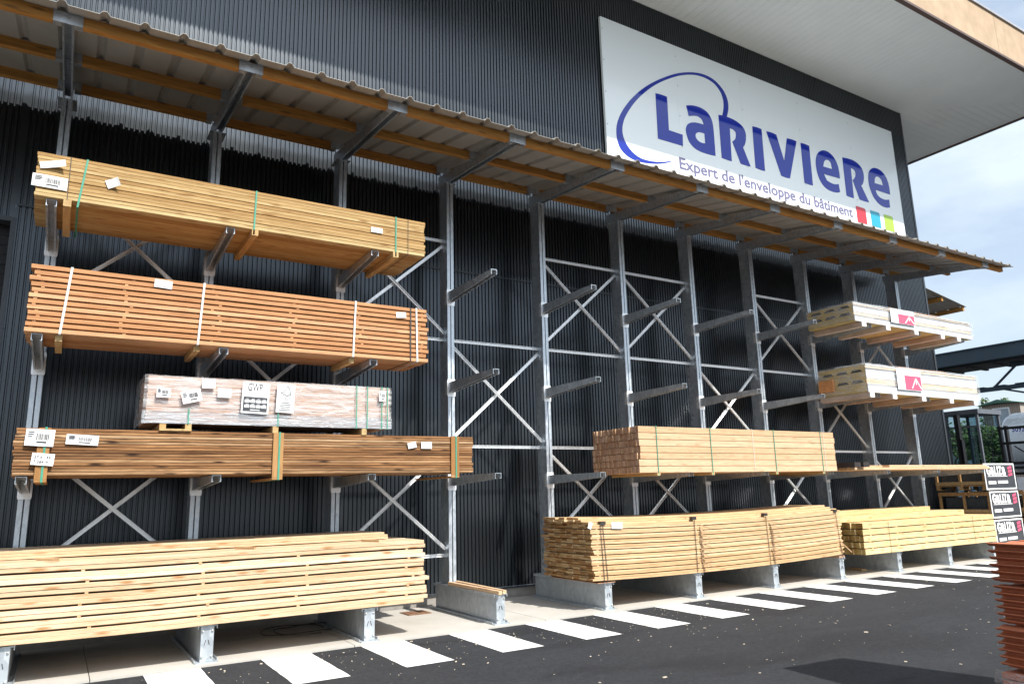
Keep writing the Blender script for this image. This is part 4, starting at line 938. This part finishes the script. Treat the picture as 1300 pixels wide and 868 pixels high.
# ------------------------------------------------------------------ terracotta roof tiles, right foreground
def tile_course(b, x0, y0, z, w_, l_, wav, lip, tone):
    """interlocking tile: pan with rolls, thin pointed overlap lip on the left edge"""
    nx = 18; vs = []; th = 0.016
    for i in range(nx + 1):
        a = i / nx; h = wav * (0.5 - 0.5 * math.cos(a * 4 * math.pi)) 
        if a < 0.08: h = lip * (1.0 - a / 0.08 * 0.7)
        vs += [(x0 + w_ * a, y0, z + h), (x0 + w_ * a, y0 - l_, z + h), (x0 + w_ * a, y0, z + h + (th if a > 0.02 else 0.004)), (x0 + w_ * a, y0 - l_, z + h + (th if a > 0.02 else 0.004))]
    fs = []
    for i in range(nx):
        q = 4 * i; fs += [(q, q + 1, q + 5, q + 4), (q + 2, q + 6, q + 7, q + 3), (q, q + 4, q + 6, q + 2), (q + 1, q + 3, q + 7, q + 5)]
    fs += [(0, 2, 3, 1), (4 * nx, 4 * nx + 1, 4 * nx + 3, 4 * nx + 2)]
    b.add(vs, fs, tone)
TX, TY = 5.720, -6.80
packs = [(0.905, 6, 0.0450, 0.010, 'topmost pack of terracotta roof tiles in the right foreground stack', 0.0), (0.640, 6, 0.0430, 0.012, 'second pack down of terracotta roof tiles in the foreground stack', 0.0), (0.375, 6, 0.0430, 0.024, 'third pack down of curved terracotta roof tiles in the foreground stack', -0.045)]
for z0, n_, dz, wav, lb, dx in packs:
    t = thing('tile_pack', (TX, TY, z0), lb, 'roof tiles', 'terracotta tile packs', rz=-0.12)
    for q in range(n_):
        b = MB(); jx = random.uniform(-0.006, 0.006)
        for cx in (0, 0.36, 0.72): tile_course(b, dx + jx + cx, 0.0, q * dz, 0.37, 0.44, wav, 0.022, (random.random(), 0, 0)); tile_course(b, dx + jx + cx, -0.46, q * dz, 0.37, 0.44, wav, 0.022, (random.random(), 0, 0))
        o = b.build('tile_course', M['terra'], t); recalc(o)
        # solid foot rib below each tile fills the gap between courses
        r_ = MB()
        for cx in (0.0, 0.36, 0.72): r_.box(dx + 0.065 + cx, dx + 0.35 + cx, -0.89, -0.012, q * dz - dz + 0.020 + wav * 0.6 if q else -0.004, q * dz + wav * 0.25)
        r_.build('tile_underside', M['terra'], o)
t = thing('wrapped_pack', (TX - 0.09, TY, -0.02), 'film wrapped pack of terracotta tiles on a pallet at the foot of the foreground stack', 'wrapped tiles', rz=-0.12)
b = MB()
for q in range(3): b.box(0.03, 1.12, -0.93 + q * 0.42, -0.83 + q * 0.42, 0.0, 0.10)
b.box(0.02, 1.13, -0.93, 0.02, 0.1005, 0.12); b.build('pallet', M['pallet'], t)
b = MB()
for q in range(6): b.box(0.03, 1.10, -0.90, 0.0, 0.121 + q * 0.042, 0.121 + q * 0.042 + 0.034)
b.build('tiles', M['terra'], t)
t.location.z = -0.02
b = MB(); n = 16; vs = []
ring = [(0.0, 0.02), (0.0, -0.94), (1.14, -0.94), (1.14, 0.02)]
path = []
for q in range(4):
    a, c = ring[q], ring[(q + 1) % 4]
    for j in range(8): path.append((a[0] + (c[0] - a[0]) * j / 8, a[1] + (c[1] - a[1]) * j / 8))
for i in range(9):
    z = 0.04 + i * 0.043
    for j, (px_, py_) in enumerate(path): k3 = 0.012 * math.sin(j * 2.3 + i * 1.7); vs.append((px_ + k3, py_ + 0.012 * math.cos(j * 1.9 + i), z))
L_ = len(path)
b.add(vs, [(i * L_ + j, i * L_ + (j + 1) % L_, (i + 1) * L_ + (j + 1) % L_, (i + 1) * L_ + j) for i in range(8) for j in range(L_)], smooth=True); b.build('stretch_film', M['film'], t)
# unseen tall load added out of frame to throw the shadow on the asphalt
t = thing('shadow_caster_load', (6.62, -7.28, -0.02), 'unseen tall pallet load added out of frame to cast the asphalt shadow', 'pallet load', rz=-0.10)
b = MB(); b.box(0, 0.78, -1.2, 0, 0.0, 0.12); b.build('pallet', M['pallet'], t)
b = MB()
for q in range(12): b.box(0.01, 0.77, -1.19, -0.01, 0.125 + q * 0.242, 0.125 + q * 0.242 + 0.236)
b.build('cartons', M['pwhite'], t)

# ------------------------------------------------------------------ second rack canopy on the side wall
t = thing('side_canopy', (XC, 1.0, 0), 'sheet canopy of a second rack jutting out past the far corner of the warehouse', 'canopy')
def rs(x): return 6.93 - (x - 0.25) * 0.155
b = MB(); prof = []; yy = 0.07
while yy < 11: prof += [(yy, 0), (yy + 0.115, 0), (yy + 0.145, 0.04), (yy + 0.18, 0.04), (yy + 0.21, 0)]; yy += 0.354
vs = []
for a, h in prof: vs += [(0.2, a, rs(0.2) + h), (2.76, a, rs(2.76) + h), (0.2, a, rs(0.2) + h + 0.005), (2.76, a, rs(2.76) + h + 0.005)]
n = len(prof)
b.add(vs, [f for i in range(n - 1) for f in ((4*i, 4*i+1, 4*i+5, 4*i+4), (4*i+2, 4*i+6, 4*i+7, 4*i+3), (4*i, 4*i+4, 4*i+6, 4*i+2), (4*i+1, 4*i+3, 4*i+7, 4*i+5))] + [(0, 2, 3, 1)])
b.build('canopy_sheet', M['roofsheet'], t)
for x in (0.5, 1.6, 2.68):
    b = MB(); b.box(x - 0.04, x + 0.04, 0.12, 10.8, rs(x) - 0.125, rs(x) - 0.012); b.build('purlin', M['purlin'], t)
for y in (1.3, 3.0, 4.7, 6.4, 8.1, 9.8):
    b = MB(); b.box(0.45, 0.70, y, y + 0.1, 0.0, 6.6); b.build('column', M['galv'], t)
    b = MB(); b.bar((0.45, y + 0.05, 6.62), (2.7, y + 0.05, 6.35), 0.09, 0.12); b.build('roof_bracket', M['galv'], t)

# ------------------------------------------------------------------ steel canopy across the yard
t = thing('steel_canopy', (30, 4, 0), 'slate blue steel roof beam with lattice bracing beyond the warehouse corner', 'steel canopy')
b = MB(); b.box(0, 0.3, -14, 9, 6.10, 6.63); b.box(-0.05, 0, -14, 9, 6.60, 6.64); b.build('edge_beam', M['steelblue'], t)
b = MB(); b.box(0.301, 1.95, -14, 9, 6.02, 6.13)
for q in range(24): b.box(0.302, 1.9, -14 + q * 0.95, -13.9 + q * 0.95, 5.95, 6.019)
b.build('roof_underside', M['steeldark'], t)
b = MB(); b.box(0.9, 1.15, -14, 9, 5.02, 5.17)
for q in range(30): b.box(0.85, 1.2, -14 + q * 0.75, -13.6 + q * 0.75, 5.17, 5.20)
b.build('lower_rail', M['steelblue'], t)
for (ya, za, yb2, zb2) in ((0.75, 5.10, -0.25, 5.95), (-0.35, 5.95, -1.3, 5.55), (0.4, 5.05, -2.2, 4.25), (-1.3, 5.55, -2.2, 5.1)):
    b = MB(); b.bar((1.0, ya, za), (1.0, yb2, zb2), 0.07, 0.07); b.build('lattice_bar', M['steelblue'], t)
for y in (-13, 8.6):
    b = MB(); b.box(0.9, 1.15, y, y + 0.25, 0, 6.05); b.build('post', M['steelblue'], t)
b = MB(); b.box(0.95, 1.1, -0.5, 0.0, 5.85, 6.02); b.build('gusset', M['steelblue'], t)

# ------------------------------------------------------------------ side-loading forklift and tanker
t = thing('forklift', (21.0, -0.6, -0.02), 'side loading forklift with glazed cab and black mast behind the slate crates', 'forklift')
b = MB()
for y in (1.22, 2.02):
    for x in (0, 1.1): b.box(x, x + 0.06, y - 0.03, y + 0.03, 0.9, 3.40)
b.box(-0.03, 1.2, 1.15, 2.10, 3.38, 3.50); b.box(0, 0.05, 1.25, 2.0, 3.02, 3.07); b.box(0, 1.15, 1.2, 2.05, 0.85, 0.92)
b.build('cab_frame', M['machgrey'], t)
b = MB(); b.box(0.02, 0.03, 1.25, 1.99, 0.92, 3.02); b.box(0.02, 0.03, 1.25, 1.99, 3.07, 3.38); b.box(1.12, 1.13, 1.25, 1.99, 0.92, 3.38); b.build('cab_glass', M['glass'], t)
b = MB(); b.box(-0.35, -0.22, 1.53, 1.64, 0.5, 3.36); b.box(-0.35, -0.22, 1.50, 1.56, 0.5, 2.7); b.build('lift_chain', M['machine'], t)
b = MB()
for y in (0.95, 1.10, 0.22, 0.32): b.box(0.9, 1.02, y, y + 0.07, 0.4, 3.05)
for z in (1.75, 2.02, 2.55, 2.95): b.box(0.88, 0.9, 0.2, 1.17, z, z + 0.07)
b.bar((0.86, 0.8, 2.5), (0.86, 0.3, 2.1), 0.03, 0.03); b.build('mast', M['machine'], t)
b = MB(); b.box(-0.2, 4.2, 1.0, 2.3, 0.5, 0.86); b.box(1.2, 4.2, 0.3, 1.0, 0.5, 0.8); b.build('chassis', M['machgrey'], t)
for x in (0.5, 3.5):
    for y in (0.5, 2.1):
        b = MB(); b.tube([(x, y - 0.15, 0.42), (x, y + 0.15, 0.42)], 0.42, 20); wl_ = b.build('wheel', M['rubber'], t); b = MB(); b.tube([(x, y - 0.16, 0.42), (x, y + 0.16, 0.42)], 0.2, 14); b.build('rim', M['machgrey'], wl_)
b = MB(); b.box(1.6, 3.0, 1.3, 2.2, 0.86, 1.7); b.build('engine_cover', M['machgrey'], t)
t = thing('tanker_truck', (30.0, 0.0, -0.02), 'white tanker truck with blue fleet number behind the forklift', 'truck')
b = MB(); seg = 28; rows = [(4.55, 0.55), (4.50, 0.85), (4.38, 1.05), (4.2, 1.15), (0, 1.17), (-4.2, 1.15), (-4.4, 0.95), (-4.5, 0.5)]
vs = []
for (y, r_) in rows: vs += [(1.2 + r_ * 1.0 * math.cos(2 * math.pi * j / seg), y, 3.0 + r_ * 0.98 * math.sin(2 * math.pi * j / seg)) for j in range(seg)]
fs = [(i * seg + j, i * seg + (j + 1) % seg, (i + 1) * seg + (j + 1) % seg, (i + 1) * seg + j) for i in range(len(rows) - 1) for j in range(seg)] + [tuple(range(seg)), tuple(reversed(range((len(rows) - 1) * seg, len(rows) * seg)))]
b.add(vs, fs, smooth=True); o = b.build('tank', M['tank'], t); recalc(o)
b = MB(); b.box(0.2, 2.2, -7.2, 4.4, 1.0, 1.25); b.build('chassis', M['machgrey'], t)
for y in (3.2, 1.9, -3.4, -6.0):
    for x in (0.1, 2.0): b = MB(); b.tube([(x, y, 0.5), (x + 0.3, y, 0.5)], 0.5, 20); b.build('wheel', M['rubber'], t)
b = MB(); b.box(0.1, 2.3, -7.4, -5.2, 1.1, 3.4); b.build('cab', M['tank'], t)
b = MB()
for y in (4.3, 3.0, 1.5): b.bar((0.02, y, 2.0), (0.02, y, 1.25), 0.08, 0.08, up=(1, 0, 0))
b.box(-0.06, 0.0, -4.2, 4.4, 2.02, 2.12); b.build('side_rail', M['machine'], t)
text_mesh('5092', 0.26, M['blue'], 'fleet_number', t, Matrix.Translation((-0.02, 3.86, 3.36)) @ Matrix.Rotation(R(-90), 4, 'Z') @ Matrix.Rotation(R(90), 4, 'X'), bold=0.004, width=0.42)

# ------------------------------------------------------------------ far background
def house(name, x, y, w_, d_, h, mat, roofm, label, wins):
    t = thing(name, (x, y, -0.02), label, 'house'); b = MB(); b.box(0, d_, 0, w_, 0, h); b.build('walls', mat, t)
    b = MB(); b.prism([(-0.2, h - 0.05), (w_ / 2, h + w_ * 0.12), (w_ + 0.2, h - 0.05), (w_ / 2, h + 0.05)], 'x', -0.4, d_ + 0.4); recalc(b.build('roof', roofm, t))
    for (wy_, wz_) in wins:
        b = MB(); b.box(-0.05, 0.0, wy_ - 0.6, wy_ + 0.6, wz_ - 0.7, wz_ + 0.7); f = b.build('window', M['paper'], t); b = MB(); b.box(-0.08, -0.055, wy_ - 0.5, wy_ + 0.5, wz_ - 0.6, wz_ + 0.6); b.build('pane', M['windowglass'], f)
    return t
house('brick_house', 60, 16.6, 2.6, 6, 7.3, M['brick'], M['moss'], 'old brick house with mossy roof far beyond the tanker', [(1.3, 6.3)])
house('rendered_house', 75, 20.0, 14, 8, 5.2, M['pale'], M['brownmetal'], 'pale blue grey rendered house seen through the forklift cab', [(2, 2.6), (4.5, 2.6), (7, 2.6), (9.5, 2.6), (2, 4.1), (4.5, 4.1), (7, 4.1)])
b = MB(); b.box(58, 58.3, -30, 15, 0, 5.6); tag(b.build('boundary_wall', M['brick']), 'dark brick boundary wall behind the tanker at the right edge', 'wall')
def leafy_tree(x, y, h, r_, label, seed):
    rnd = random.Random(seed); t = thing('broadleaf_tree', (x, y, -0.02), label, 'tree', 'trees beyond the yard')
    b = MB(); b.tube([(0, 0, 0), (0.1, 0.05, h * 0.3), (0.0, 0.1, h * 0.62)], 0.22, 9, r2=0.1)
    tips = []
    for q in range(9):
        a = q * 2.4 + rnd.random(); z0 = h * (0.25 + 0.04 * q); e = (math.cos(a) * r_ * 0.7, math.sin(a) * r_ * 0.7, z0 + h * rnd.uniform(0.15, 0.35)); b.tube([(0, 0, z0), (e[0] * 0.5, e[1] * 0.5, (z0 + e[2]) / 2 + 0.1), e], 0.08, 6, r2=0.02); tips.append(e)
    b.build('trunk', M['bark'], t); b = MB(); clumps = []
    for q in range(46):
        u = rnd.uniform(-1, 1); a = rnd.uniform(0, 6.28); k3 = rnd.random() ** 0.4; s_ = math.sqrt(1 - u * u)
        clumps.append((math.cos(a) * s_ * r_ * k3, math.sin(a) * s_ * r_ * k3, h * 0.68 + u * h * 0.32 * k3, rnd.uniform(0.35, 0.8) * r_ * 0.4, rnd.random()))
    for (cx, cy, cz, cr_, tn) in clumps:
        for q in range(90):
            d = Vector((rnd.gauss(0, 1), rnd.gauss(0, 1), rnd.gauss(0, 1))).normalized() * cr_ * rnd.random() ** 0.35; p_ = Vector((cx, cy, cz)) + d
            u_ = Vector((rnd.gauss(0, 1), rnd.gauss(0, 1), rnd.gauss(0, 1))).normalized() * 0.11; v2 = u_.orthogonal().normalized() * 0.07
            b.add([p_ - u_, p_ + v2, p_ + u_, p_ - v2], [(0, 1, 2, 3)], (min(1, max(0, tn * 0.7 + rnd.random() * 0.3)), 0, 0))
    b.build('crown', M['leaf'], t)
leafy_tree(50, 14.3, 5.6, 1.6, 'broadleaf tree seen through the forklift cab glass', 1)
leafy_tree(66, 21.0, 8.7, 1.3, 'green tree rising behind the brick house roof', 2)
leafy_tree(52, 18.2, 6.0, 1.8, 'broadleaf tree beside the pale house, nearest the warehouse corner', 5)
